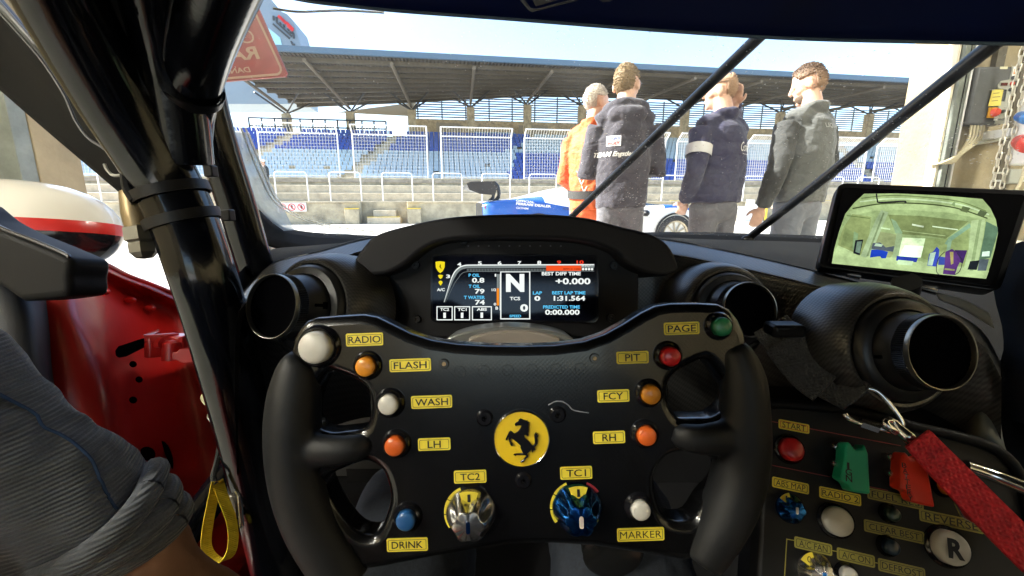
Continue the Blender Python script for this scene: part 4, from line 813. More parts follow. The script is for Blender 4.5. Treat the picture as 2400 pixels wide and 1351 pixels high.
# dashboard
RID = [(565, 694, .37), (598, 655, .40), (648, 614, .43), (750, 590, .455), (862, 560, .49), (950, 556, .54), (1220, 560, .55), (1480, 558, .55), (1565, 563, .54), (1680, 584, .51), (1800, 610, .485), (1950, 646, .45), (2100, 688, .415), (2220, 728, .39), (2300, 775, .378), (2345, 850, .37)]
top_back = [(560, 640, .46), (590, 610, .52), (630, 585, .60), (740, 575, .74), (860, 566, .85), (950, 566, .9), (1220, 566, .93), (1480, 560, .94), (1565, 558, .94), (1680, 562, .93), (1800, 565, .92), (1950, 570, .88), (2100, 580, .82), (2220, 590, .76), (2330, 600, .70), (2400, 640, .62)]
front = [(p[0] + (-6 if p[0] < 900 else 2), p[1] + (26 if 800 < p[0] < 1500 else 36), p[2] - .014) for p in RID]
face1 = [(p[0] + (-12 if p[0] < 900 else 2), p[1] + 95, p[2] - .012) for p in RID]; face2 = [(p[0] + (-15 if p[0] < 900 else 0), p[1] + 220, p[2] - .004) for p in RID]; face3 = [(p[0] + (-10 if p[0] < 900 else -6), p[1] + 420, p[2] + .03) for p in RID]
SH = lambda p: .028 if p[0] > 1500 else .024
loft('dash_top', [[cam(*p) for p in top_back], [cam(p[0], p[1] - 4, p[2] + .09) for p in RID], [cam(p[0], p[1] - 1, p[2] + .002 + SH(p)) for p in RID]], SUEDE, own, (4, 4))
dsh = loft('dashboard', [[cam(p[0], p[1] + 1, p[2] + .006 + SH(p)) for p in RID], [cam(p[0], p[1] + 2, p[2] + SH(p)) for p in RID], [cam(p[0], p[1] + 29, p[2] - .010) for p in RID], [cam(*p) for p in front], [cam(p[0], p[1] + 8, p[2] - .0005) for p in front], [cam(*p) for p in face1], [cam(*p) for p in face2], [cam(*p) for p in face3]], CARB_M, own, (5, 5))
# dash flank at right edge and pale insert
loft('dash_flank', [[cam(2330, 590, .46), cam(2420, 560, .43), cam(2520, 560, .38)], [cam(2330, 690, .435), cam(2400, 690, .41), cam(2500, 700, .36)], [cam(2352, 800, .425), cam(2400, 850, .40), cam(2480, 900, .36)], [cam(2340, 1000, .42), cam(2400, 1050, .40), cam(2480, 1100, .35)], [cam(2330, 1250, .42), cam(2400, 1300, .40), cam(2480, 1400, .35)]], SUEDE, own, (4, 4))
loft('dash_insert', [[cam(2192, 686, .452), cam(2255, 702, .435), cam(2318, 735, .42)], [cam(2200, 702, .448), cam(2262, 728, .431), cam(2330, 770, .416)]], mat('insert_grey', (.32, .32, .29), .4), own, (5, 3), .003)
for p in (((1985, 643, .475), (2015, 650, .47)), ((2130, 668, .462), (2195, 686, .45))): tubepx('mount_bracket', [p[0], p[1]], .0032, ALU, own, 8, 0)
# vents
KN = mat('knurl_black', (.02, .02, .022), .35, .4); LIP = mat('lip_metal', (.26, .25, .22), .3, .9); VB = mat('vent_plastic', (.010, .010, .011), .36, spec=.4)
def vent(px, py, d, rpx, yaw, deep=.045):
    o = cam(px, py, d); r = rpx * d / FPX; axv = (Matrix.Rotation(R_(yaw), 3, 'Z') @ Vector((0, -1, .29))).normalized()
    b = MB().lathe(o, axv, [(r * .93, -.004), (r * .95, -.012), (r * 1.06, -deep * .7), (r * 1.12, -deep)], 40).build('air_vent', VB, own)
    MB().lathe(o, axv, [(r * .935, -.03), (r * .935, .0), (r * .95, .0018), (r * .972, .002), (r * .985, .0005), (r * .985, -.002)], 48).build('rim', LIP, b)
    mb = MB(); n = 110; prof = []
    for k in range(2):
        pass
    t = axv; u = Vector((0, 0, 1)); a = (u - t * u.dot(t)).normalized(); bb = t.cross(a); vs = []; fs = []
    for h in (-.002, -.0025, -.0115, -.012):
        for k in range(2 * n):
            q = 2 * math.pi * k / (2 * n); rr = r * (1.015 if k % 2 == 0 and h in (-.0025, -.0115) else .985); vs.append(o + t * h + (a * math.cos(q) + bb * math.sin(q)) * rr)
    for i in range(3):
        for k in range(2 * n): fs.append((i * 2 * n + k, i * 2 * n + (k + 1) % (2 * n), (i + 1) * 2 * n + (k + 1) % (2 * n), (i + 1) * 2 * n + k))
    MB().add(vs, fs).build('knurled_ring', KN, b, smooth=False)
    MB().lathe(o, axv, [(r * .936, -.002), (r * .92, -.004), (r * .4, -.006), (0, -.006)], 40).build('duct', VOID, b)
    MB().lathe(o, axv, [(r * 1.10, -deep), (r * 1.14, -deep + .003), (r * 1.36, -deep + .002), (r * 1.45, -deep - .001), (r * 1.49, -deep - .010)], 44).build('collar', VB, b)
    MB().lathe(o, axv, [(r * 1.49, -deep - .008), (r * 1.52, -deep - .0045), (r * 1.60, -deep - .004), (r * 1.70, -deep - .006), (r * 1.80, -deep - .011), (r * 1.92, -deep - .020), (r * 2.02, -deep - .032), (r * 2.08, -deep - .06)], 48).build('boss', CARB_M, b)
    sgn = 1 if px < 1200 else -1
    q = 90 * (-sgn) + 8; c_ = o + axv * -.024 + (a * math.cos(R_(q)) + bb * math.sin(R_(q))) * r * 1.0
    e = (a * math.cos(R_(q)) + bb * math.sin(R_(q))); MB().box(c_, (.012, .0025, .006), (axv, a, e)).box(c_ + e * .002 + axv * -.004, (.004, .006, .003), (axv, a, e)).build('vent_notch', VOID, b, smooth=False)
vent(638, 718, .365, 78, -19, .036); vent(1757, 726, .432, 66, 3, .030); vent(2205, 826, .335, 90, 4, .027)
MB().box(cam(1838, 772, .40), (.03, .02, .012)).build('switch_knob', SATIN, own, bevel=.003); 
# column cowl behind the wheel
def arc(cx, ytop, half, rise, d, dep, name, m, par, low=60):
    P = [cam(cx + half * math.sin(t), ytop + rise * (1 - math.cos(t) ) / (1 - math.cos(1.0)), d) for t in [-1 + k / 8 for k in range(17)]]; P += [cam(cx + half * .84, ytop + rise + low, d), cam(cx - half * .84, ytop + rise + low, d)]
    return MB().prism(P, FW * dep).build(name, m, par, smooth=False, bevel=.002)
cw = arc(1195, 767, 178, 27, .385, .06, 'column_cowl', mat('cowl_grey', (.34, .35, .34), .35, .6), own); arc(1205, 775, 130, 20, .372, .012, 'cowl_insert', mat('cowl_tan', (.30, .26, .22), .5), cw)
tubepx('steering_column', [(1222, 1027, .29), (1222, 980, .42), (1222, 930, .70)], [.028, .03, .03], SATIN, own, 20, 2)
MB().lathe(cam(1440, 1310, .36), FW + UP * .3, [(.021, 0), (.026, .004), (.021, .008), (.026, .012), (.021, .016), (.026, .020), (.021, .024), (.026, .028), (.021, .032)], 28, caps=True).build('rubber_bellows', mat('bellows_black', (.012, .012, .012), .25), own)
# ------------------------------------------------------------------ instrument binnacle
DD = .45; NV = -FW
ins = thing('instrument_display', tuple(cam(1210, 780, DD)), 'black hooded instrument display with lit rpm bar and letter N', 'instrument display')
def cpoly(P, d): return [cam(x, y, d) for x, y in P]
HO = [(828, 634), (829, 616), (844, 591), (862, 568), (878, 554), (920, 538), (1015, 516), (1094, 506), (1200, 502), (1300, 503), (1380, 512), (1449, 530), (1517, 546), (1550, 562), (1572, 584), (1586, 616), (1588, 634), (1575, 642), (1551, 648), (1510, 640), (1470, 620), (1440, 590), (1380, 568), (1300, 560), (1200, 558), (1100, 560), (1030, 568), (985, 590), (950, 620), (915, 640), (880, 646), (845, 642)]
HOODM = mat('hood_black', (.008, .0075, .010), .6, spec=.35, bump=.12, bscale=1400)
def px2d(P, d): return [((x - CX) / FPX * d, (CY - y) / FPX * d) for x, y in P]
def camframe(d): M = Matrix((RT, UP, NV)).transposed().to_4x4(); M.translation = CAM + FW * d; return M
me = curve_mesh([smooth2d(px2d(HO, .425), 3)], .035, .004, 3); me.transform(camframe(.425 + .037)); autosmooth(me, 50); obj('hood', me, HOODM, ins)
FP = [(912, 610), (935, 585), (985, 560), (1060, 545), (1200, 540), (1350, 545), (1430, 560), (1480, 585), (1498, 610), (1498, 790), (912, 790)]
me = curve_mesh([px2d(FP, DD)], .018, .001); me.transform(camframe(DD + .021)); obj('face_panel', me, mat('face_black', (.005, .005, .007), .55, spec=.3, bump=.08, bscale=1500), ins)
SM = frame(cam(1206, 676, DD), RT, UP); kx = DD / FPX
scr = MB().prism(flat(rrect(382 * kx, 150 * kx, 12 * kx), SM, .0005), NV * .0012).build('screen', mat('screen_glass', (.004, .005, .012), .08, spec=.3), ins, smooth=False)
mb = MB(); ring_mb(mb, rrect(392 * kx, 160 * kx, 14 * kx), rrect(382 * kx, 150 * kx, 12 * kx), SM, .0022); mb.build('screen_bezel', GLOSSB, scr, smooth=False)
def em(n, c, s=1.): return mat('glow_' + n, (0, 0, 0), .6, emit=c, estr=s * 2.4 * ES, spec=0)
EW, EC, EO, EY, ERD, EG = em('white', (.95, 1, .97), .42), em('cyan', (.12, .62, 1), .40), em('orange', (1, .10, .02), .40), em('yellow', (1, .80, .02), .38), em('red', (1, .05, .02), .4), em('grey', (.45, .52, .52), .2)
EA = em('amber', (1, .3, .02), .4)
zx = lambda x: 1000 + x / 5.714; zy = lambda y: 580 + y / 5.714
LIFT = .0021
def sp(x, y, lift=LIFT): return cam(zx(x), zy(y), DD - lift)
def stext(s, x, y, w, h, m, bold=.03): text(s, frame(sp(x, y), RT, UP), w / 5.714 * kx, h / 5.714 * kx, m, scr, bold)
for s, x, y, w, m in (('4', 437, 228, 55, EW), ('5', 712, 213, 52, EW), ('6', 977, 210, 54, EW), ('7', 1243, 210, 52, EW), ('8', 1508, 205, 54, EW), ('9', 1772, 202, 55, ERD), ('10', 2055, 200, 95, ERD), ('3', 287, 390, 54, EW)): stext(s, x, y, w, 48, m, .03)
for a in (('P OIL', 637, 375, 150, 44, EC), ('0.8', 690, 442, 165, 66, EW), ('T OIL', 638, 523, 150, 44, EC), ('79', 710, 590, 128, 66, EW), ('T WATER', 640, 672, 282, 44, EC), ('74', 713, 738, 130, 66, EW), ('A/C', 190, 568, 105, 40, EW), ('N', 1185, 478, 245, 240, EW, .05), ('TCS', 1183, 687, 138, 46, EW), ('0', 1305, 812, 105, 100, EW, .04), ('SPEED', 1187, 922, 155, 36, EC), ('LAP', 1483, 612, 122, 44, EC), ('0', 1482, 685, 80, 66, EW, .04), ('BEST DIFF TIME', 1803, 353, 520, 48, EW), ('+0.000', 1960, 455, 465, 84, EW, .03), ('BEST LAP TIME', 1903, 610, 445, 44, EC), ('1:31.564', 1912, 683, 420, 68, EW), ('PREDICTED TIME', 1805, 800, 490, 44, EC), ('0:00.000', 1817, 870, 460, 70, EW), ('TC2', 240, 833, 120, 40, EW), ('1', 240, 912, 34, 72, EW, .015), ('TC1', 475, 833, 120, 40, EW), ('1', 475, 912, 34, 72, EW, .015), ('ABS', 738, 831, 135, 40, EW), ('1', 738, 910, 34, 72, EW, .015), ('1', 922, 375, 20, 36, EW), ('1/2', 900, 570, 60, 36, EW), ('0', 915, 762, 34, 36, EW), ('B', 940, 815, 36, 40, EW), ('RTQC', 2150, 250, 140, 30, EW)): stext(*a)
def rect(x0, y0, x1, y1, m, name, lift=LIFT): MB().add([sp(x0, y0, lift), sp(x1, y0, lift), sp(x1, y1, lift), sp(x0, y1, lift)], [(0, 1, 2, 3)]).build(name, m, scr, smooth=False)
def boxl(x0, y0, x1, y1, t, m, name):
    mb = MB(); P = [(x0, y0), (x1, y0), (x1, y1), (x0, y1)]; Q = [(x0 + t, y0 + t), (x1 - t, y0 + t), (x1 - t, y1 - t), (x0 + t, y1 - t)]
    mb.add([sp(*p) for p in P] + [sp(*p) for p in Q], [(i, (i + 1) % 4, (i + 1) % 4 + 4, i + 4) for i in range(4)]); mb.build(name, m, scr, smooth=False)
for x0, x1 in ((132, 348), (368, 582), (606, 873)): boxl(x0, 790, x1, 978, 13, EW, 'readout_box')
boxl(985, 320, 1388, 966, 15, EW, 'gear_box')
rect(940, 360, 968, 550, EG, 'fuel_bar'); rect(938, 550, 970, 780, EA, 'fuel_bar'); rect(978, 360, 984, 845, EW, 'fuel_scale')
AR = [(232, 735), (285, 560), (330, 420), (365, 345), (400, 300), (450, 262), (510, 244), (580, 238), (900, 237), (1600, 234), (2245, 232)]
def band(o0, o1, m, name, lift, n0=0, n1=99):
    P, _ = crom([Vector((x, y, 0)) for x, y in AR], [0] * len(AR), 4); P = P[n0:n1]; A = []; B = []
    for i, p in enumerate(P):
        t = (P[min(i + 1, len(P) - 1)] - P[max(i - 1, 0)]).normalized(); q = Vector((-t.y, t.x, 0)); k = min(1, .25 + i / 14); A.append(p + q * o0 * k); B.append(p + q * o1 * k)
    N = len(A); MB().add([sp(a.x, a.y, lift) for a in A] + [sp(b.x, b.y, lift) for b in B], [(i, i + 1, i + 1 + N, i + N) for i in range(N - 1)]).build(name, m, scr, smooth=False)
band(0, 42, EG, 'rpm_band', LIFT); band(-6, 8, EW, 'rpm_line', LIFT + .0002); band(84, 90, EG, 'rpm_line', LIFT)
mb = MB()
for k in range(52): x = 540 + k * 20.4; mb.add([sp(x, 288), sp(x + 8, 288), sp(x + 8, 318), sp(x, 318)], [(0, 1, 2, 3)])
tag(mb.build('rpm_tick', EG, scr, smooth=False), kind='stuff')
rect(1600, 245, 2070, 316, EO, 'redline_bar', LIFT + .0003); text('RPM X 1000', frame(sp(1945, 292, LIFT + .0006), RT, UP), 225 / 5.714 * kx, 24 / 5.714 * kx, mat('dark_print', (.05, 0, 0), .5, spec=0), scr)
for k in range(4): MB().lathe(sp(2095 + 40 * k, 293), NV, [(0, .0001), (17 / 5.714 * kx, .0001), (17 / 5.714 * kx, 0)], 12).build('dot', EW, scr)
MB().add([sp(*p) for p in ((118, 195), (180, 187), (243, 195), (240, 270), (215, 320), (182, 347), (150, 320), (122, 270))], [tuple(range(8))]).build('shield', EY, scr, smooth=False)
MB().add([sp(x, y, LIFT + .0003) for x, y in ((185, 225), (172, 240), (178, 252), (165, 262), (182, 272), (192, 290), (200, 288), (192, 268), (186, 255), (190, 240))], [tuple(range(10))]).build('shield_mark', mat('dark_mark', (.02, .015, 0), .5, spec=0), scr, smooth=False)
MB().add([sp(*p) for p in ((148, 380), (165, 370), (185, 367), (205, 370), (222, 380), (208, 396), (212, 404), (186, 426), (160, 404), (164, 396))], [tuple(range(10))]).build('signal_icon', EY, scr, smooth=False)
MB().add([sp(*p) for p in ((186, 515), (160, 478), (162, 458), (186, 446), (210, 458), (212, 478))], [tuple(range(6))]).build('pin_icon', EY, scr, smooth=False)
for k in range(10): MB().lathe(cam(1098 + 24 * k, 577.5, DD + .001), NV, [(0, .002), (2.2 * kx, .002), (2.6 * kx, 0)], 12).build('shift_light', mat('lens_grey', (.12, .12, .14), .2), ins)
for px, py in ((975, 622), (977, 748), (1438, 624), (1432, 746), (1088, 566)): MB().lathe(cam(px, py, DD + .001), NV, [(0, .001), (3 * kx, .001), (4 * kx, .003), (8.5 * kx, .003), (9.5 * kx, 0)], 18).build('screw', SATIN, ins)
# ------------------------------------------------------------------ steering wheel
DW = .27; kw = DW / FPX; WF = camframe(DW)
whl = thing('steering_wheel', tuple(cam(1222, 1027, DW)), 'black carbon racing steering wheel with coloured buttons and yellow badge', 'steering wheel')
w2 = lambda P: [((x - CX) * kw, (CY - y) * kw) for x, y in P]
PL = [(676, 850), (678, 822), (684, 795), (696, 772), (715, 753), (738, 745), (790, 741), (848, 738), (880, 744), (915, 761), (960, 783), (1010, 799), (1070, 808), (1140, 812), (1222, 813), (1300, 811), (1370, 802), (1420, 785), (1465, 760), (1505, 735), (1540, 718), (1575, 712), (1640, 711), (1688, 713), (1716, 726), (1736, 750), (1750, 778), (1758, 810), (1755, 880), (1752, 960), (1752, 1040), (1744, 1120), (1716, 1200), (1684, 1270), (1650, 1318), (1600, 1320), (1498, 1304), (1397, 1288), (1296, 1282), (1200, 1284), (1094, 1299), (1000, 1316), (900, 1336), (810, 1350), (745, 1290), (698, 1180), (676, 1060), (672, 940)]
H1 = [(764, 876), (800, 881), (842, 900), (860, 925), (866, 958), (856, 1000), (835, 1012), (804, 1016), (767, 1019), (735, 1005), (725, 975), (735, 920)]
H2 = [(760, 1126), (804, 1103), (855, 1087), (888, 1103), (902, 1126), (911, 1164), (907, 1196), (890, 1243), (870, 1262), (832, 1255), (796, 1215), (765, 1160)]
H3 = [(1654, 845), (1613, 862), (1582, 883), (1569, 912), (1573, 950), (1589, 977), (1604, 984), (1642, 984), (1676, 982), (1706, 960), (1716, 926), (1696, 890), (1676, 862)]
H4 = [(1599, 1064), (1565, 1076), (1541, 1109), (1537, 1148), (1548, 1191), (1565, 1218), (1594, 1230), (1628, 1224), (1656, 1182), (1690, 1143), (1700, 1114), (1680, 1083), (1635, 1066)]
me = curve_mesh([w2(PL)] + [smooth2d(w2(h), 3) for h in (H1, H2, H3, H4)], .006, .006, 6); me.transform(WF @ Matrix.Translation((0, 0, -.012))); autosmooth(me, 40)
obj('plate', me, CARB_G, whl)
def wp(px, py, h=0.): return cam(px, py, DW) + NV * h
def wpr(px, py, h): return cam(px, py, DW - h)        # point seen at this pixel while standing h proud of the plate
def gripmb(path, spoke):
    mb = MB(); mb.tube([wp(x, y, -.004) for x, y, r in path], [r * kw for x, y, r in path], 20, up=RT, flat=1.0, res=4); mb.tube([wp(x, y, h) for x, y, r, h in spoke], [r * kw for x, y, r, h in spoke], 16, up=UP, flat=.75, res=4); return mb
blob('grip', gripmb([(708, 845, 36), (694, 870, 50), (683, 930, 60), (679, 1000, 64), (682, 1080, 64), (697, 1160, 64), (727, 1240, 64), (772, 1315, 64), (812, 1375, 60)], [(690, 1052, 46, -.004), (740, 1054, 40, .001), (800, 1052, 35, .003), (838, 1048, 32, .001), (862, 1046, 26, -.004)]), RUB, whl, .0021, 6)
blob('grip', gripmb([(1722, 815, 32), (1738, 850, 44), (1750, 900, 52), (1752, 960, 56), (1750, 1040, 61), (1740, 1120, 63), (1714, 1200, 62), (1680, 1270, 56), (1652, 1325, 46)], [(1740, 1026, 48, -.004), (1690, 1026, 42, .001), (1640, 1026, 36, .003), (1606, 1024, 33, .001), (1584, 1024, 26, -.004)]), RUB, whl, .0021, 6)
# shift paddles behind the plate
for sx, P in ((-1, [(880, 850), (842, 880), (828, 950), (832, 1040), (860, 1120), (930, 1130), (960, 1000), (950, 870)]), (1, [(1560, 850), (1600, 880), (1612, 950), (1606, 1030), (1580, 1110), (1500, 1130), (1480, 1000), (1490, 870)])):
    MB().prism([wp(x, y, -.032) for x, y in P], FW * .003).build('shift_paddle', CARB_G, whl, smooth=False, bevel=.001)
ROT = R_(2.0); WX = (RT * math.cos(ROT) + UP * math.sin(ROT)); WY_ = (UP * math.cos(ROT) - RT * math.sin(ROT))
def label(s, px, py, w, h, tw, th, par, o, X, Y, k, m=STK, lm=BLK, bord=BLK, bold=.0, nrm=None):
    M = frame(o, X, Y); t = .0004
    b = MB().prism(flat(rrect(w * k, h * k, 4 * k), M, .0002), (M.to_3x3() @ Vector((0, 0, t)))).build('button_label', m, par, smooth=False); b['label'] = 'yellow sticker reading ' + s
    mb = MB(); ring_mb(mb, rrect((w - 7) * k, (h - 7) * k, 3 * k), rrect((w - 9) * k, (h - 9) * k, 2.6 * k), M, .0007); mb.build('border_line', bord, b, smooth=False)
    Mt = M.copy(); Mt.translation = Vector(o) + M.to_3x3() @ Vector((0, 0, .00075)); text(s, Mt, tw * k, th * k, lm, b, bold); return b
for s, px, py, w, h, tw in (('RADIO', 855, 796, 87, 30, 75), ('FLASH', 962, 856, 97, 30, 77), ('WASH', 1012, 942, 96, 30, 77), ('LH', 1018, 1041, 76, 29, 31), ('DRINK', 955, 1276, 96, 31, 73), ('TC2', 1102, 1117, 76, 30, 46), ('TC1', 1350, 1108, 75, 30, 46), ('MARKER', 1501, 1252, 110, 31, 97), ('RH', 1427, 1025, 75, 29, 32), ('FCY', 1437, 928, 75, 29, 46), ('PIT', 1482, 838, 75, 29, 35), ('PAGE', 1597, 770, 83, 29, 66)):
    label(s, px, py, w, h, tw, 16.5, whl, wp(px, py), WX, WY_, kw, bold=.0 if 'M' in s else .010)
def cap_mat(n, c): return mat('cap_' + n, c, .3, coat=.3, var=.05, vscale=80)
CM = {'white': cap_mat('white', (.62, .60, .54)), 'amber': cap_mat('amber', (.72, .27, .02)), 'orange': cap_mat('orange', (.72, .13, .02)), 'blue': cap_mat('blue', (.02, .10, .28)), 'green': cap_mat('green', (.015, .17, .07)), 'red': cap_mat('red', (.60, .012, .015)), 'dgreen': cap_mat('dgreen', (.01, .04, .025)), 'dblue': cap_mat('dblue', (.012, .035, .07))}
def button(o, nrm, up, r, col, par, hgt=.0075, bez=1.32):
    """o = centre on the plate"""
    b = MB().lathe(o, nrm, [(r * (bez + .22), 0), (r * (bez + .18), .0014), (r * bez, .003), (r * 1.18, .0042), (r * 1.06, .003), (r * 1.05, .0005)], 32, up=up).build('button', GLOSSB, par)
    b['label'] = 'push button with %s cap' % col.replace('dgreen', 'dark green').replace('dblue', 'dark blue')
    MB().lathe(o, nrm, [(r, .0002), (r, hgt - r * .30), (r * .95, hgt - r * .16), (r * .80, hgt - r * .06), (r * .5, hgt), (0, hgt + r * .04)], 32, up=up).build('button_cap', CM[col], b)
    return b
for px, py, r, c in ((853, 862, 23, 'amber'), (907, 952, 23.5, 'white'), (922, 1050, 23, 'orange'), (949, 1226, 23, 'blue'), (1697, 767, 22.5, 'green'), (1575, 838, 23, 'red'), (1529, 928, 22.5, 'amber'), (1519, 1026, 22.5, 'orange'), (1505, 1202, 22.5, 'white')):
    h = .0075; o = wpr(px, py, h) - NV * h; button(o, NV, UP, r * (DW - h) / FPX, c, whl, h)
h = .010; button(wpr(732, 817, h) - NV * h, NV, UP, 38.5 * (DW - h) / FPX, 'white', whl, h, 1.16)
BLUEM = mat('anodised_blue', (.010, .10, .36), .24, 1., coat=.2)
def knob(o, nrm, X, Y, R, H, m, par, slot, ticks=True, num='1', na=0.):
    M = frame(o, X, Y); n = 96; vs = []; fs = []; lob = 6
    prof = [(1.0, .0), (1.0, .12), (.97, .20), (.90, .42), (.78, .70), (.66, .90), (.60, .97), (.5, 1.0), (.0, 1.02)]
    for r, hh in prof:
        for k in range(n):
            a = 2 * math.pi * k / n + math.pi / 2; c = (.5 + .5 * math.cos(lob * (a - math.pi / 2) )) ** 1.6; dep = .36 * math.exp(-((hh - .62) / .36) ** 2) * (r > .55)
            rr = R * r * (1 - dep * c); vs.append(M @ Vector((rr * math.cos(a), rr * math.sin(a), hh * H)))
    for i in range(len(prof) - 1):
        for k in range(n): fs.append((i * n + k, i * n + (k + 1) % n, (i + 1) * n + (k + 1) % n, (i + 1) * n + k))
    kb = MB().add(vs, fs).build('rotary_knob', m, par, ang=28)
    MB().prism(flat(rrect(R * .16, R * .46, R * .075), M, H * 1.005), (M.to_3x3() @ Vector((0, 0, .0006)))).build('pointer_mark', slot, kb, smooth=False)
    if ticks:
        mb = MB(); r0, r1 = R * .94, R * 1.09; K = 18
        for a0, a1 in ((112, 148), (150, 182), (184, 214)):
            P = [(r1 * math.cos(R_(a0 + (a1 - a0) * i / 6)), r1 * math.sin(R_(a0 + (a1 - a0) * i / 6))) for i in range(7)]; Q = [(x * r0 / r1, y * r0 / r1) for x, y in P]
            mb.add([M @ Vector((x, y, .0007)) for x, y in P + Q], [(i, i + 1, i + 8, i + 7) for i in range(6)])
        mb.build('scale_ring', STK, kb, smooth=False)
    P = [(1.09 * R * math.cos(R_(a)), 1.09 * R * math.sin(R_(a))) for a in (70, 78, 86, 94, 102, 110)] + [(-.24 * R, .66 * R), (-.14 * R, .56 * R), (.14 * R, .56 * R), (.24 * R, .66 * R)]
    MN_ = M @ Matrix.Rotation(R_(na), 4, 'Z')
    nb = MB().prism([MN_ @ Vector((x, y, .0012 + H * .42)) for x, y in P], (M.to_3x3() @ Vector((0, 0, .0004)))).build('number_plate', STK, kb, smooth=False)
    Mt = M.copy(); Mt.translation = MN_ @ Vector((0, .84 * R, .0020 + H * .42)); text(num, Mt, R * (.11 if num == '1' else .2), R * .30, BLK, kb, .0)
    return kb, M
h = .018
kb, M = knob(wp(1104, 1200), NV, WX, WY_, 58 * kw, h, ALU, whl, BLUEM)
kb, M = knob(wp(1352, 1188), NV, WX, WY_, 58 * kw, h, BLUEM, whl, mat('mark_white', (.6, .55, .5), .5))
P = [(58 * kw * 1.09 * math.cos(R_(a)), 58 * kw * 1.09 * math.sin(R_(a))) for a in (66, 58, 50, 42, 34)]; MB().add([M @ Vector((x, y, .0007)) for x, y in P] + [M @ Vector((x * .84, y * .84, .0007)) for x, y in P], [(i, i + 1, i + 6, i + 5) for i in range(4)]).build('scale_ring', mat('scale_red', (.35, .03, .04), .5), kb, smooth=False)
# badge with rearing horse relief
BO = wp(1222, 1027, .0012)
bg = MB().lathe(BO, NV, [(66 * kw, -.001), (66 * kw, .0008), (64.5 * kw, .0016), (63 * kw, .0012)], 56).build('badge', CHROME, whl); bg['label'] = 'round yellow badge with a rearing black horse'
MB().lathe(BO, NV, [(63.2 * kw, .0010), (0, .0010)], 56).build('badge_face', mat('badge_yellow', (.84, .58, .02), .3, coat=.5), bg)
HB = [(605, 405), (625, 380), (660, 360), (680, 335), (675, 318), (700, 312), (715, 296), (730, 306), (752, 312), (775, 325), (812, 335), (850, 340), (838, 352), (890, 385), (850, 385), (888, 410), (850, 415), (886, 440), (852, 445), (882, 478), (850, 478), (880, 520), (850, 515), (875, 552), (848, 552), (862, 600), (836, 630), (812, 600), (785, 605), (790, 650), (830, 690), (880, 735), (910, 780), (935, 800), (960, 788), (975, 750), (972, 690), (962, 620), (968, 590), (1005, 548), (1000, 585), (1030, 575), (1020, 605), (1045, 618), (1020, 650), (1030, 700), (1025, 760), (1000, 805), (975, 822), (985, 880), (955, 885), (932, 932), (920, 900), (912, 862), (905, 880), (870, 920), (838, 945), (858, 985), (850, 1010), (815, 1040), (790, 1065), (770, 1105), (705, 1110), (725, 1080), (760, 1065), (790, 1020), (812, 995), (800, 975), (770, 978), (640, 970), (625, 988), (580, 970), (600, 950), (650, 945), (760, 938), (730, 880), (710, 830), (715, 800), (660, 750), (590, 690), (545, 665), (530, 690), (540, 735), (565, 760), (570, 800), (550, 810), (525, 780), (505, 720), (490, 665), (500, 640), (478, 660), (475, 690), (440, 708), (440, 675), (465, 620), (500, 545), (530, 525), (560, 545), (600, 575), (650, 550), (690, 510), (715, 470), (725, 430), (690, 425), (650, 425), (625, 440)]
me = curve_mesh([[((1130 + x / 7.947 - 1222) * kw, (1027 - (940 + y / 7.947)) * kw) for x, y in HB]], .0004, .0002, 1); Mh = camframe(0).to_3x3().to_4x4(); Mh.translation = BO + NV * .0018; me.transform(Mh); obj('horse_emblem', me, GLOSSB, bg)
for px, py in ((1136, 980), (1307, 972), (1227, 1126)): 
    sc2 = MB().lathe(wp(px, py), NV, [(0, .0006), (5 * kw, .0006), (7 * kw, .002), (15 * kw, .002), (19 * kw, .0005), (20 * kw, 0)], 22).build('screw', GLOSSB, whl)
    MB().box(wp(px, py, .0009), (8 * kw, 2 * kw, .0004), (RT, UP, NV)).box(wp(px, py, .0009), (2 * kw, 8 * kw, .0004), (RT, UP, NV)).build('screw_slot', VOID, sc2, smooth=False)
for px, py in ((1041, 853), (1393, 840)):
    b = MB().lathe(wp(px, py), NV, [(0, .0008), (5.5 * kw, .0008), (6 * kw, .0014), (10 * kw, .0014), (12 * kw, 0)], 18).build('screw', GLOSSB, whl); MB().lathe(wp(px, py, .0009), NV, [(0, .0003), (5 * kw, .0003), (5 * kw, 0)], 14).build('screw_core', mat('brass_dot', (.35, .24, .13), .4, .6), b)
for k in range(6): MB().lathe(wp(1078 + k * 56.5, 872 - k * 1.5), NV, [(0, .00015), (12 * kw, .00015), (12.5 * kw, .0004), (13.5 * kw, .0004), (14 * kw, 0)], 22).build('lamp_lens', CARB_G, whl)
tubepx('plate_scratch', [(1285, 950, .2694), (1300, 942, .2694), (1318, 942, .2694), (1332, 950, .2694), (1345, 962, .2694), (1380, 968, .2694)], .0004, mat('scratch', (.22, .23, .26), .5), whl, 5)
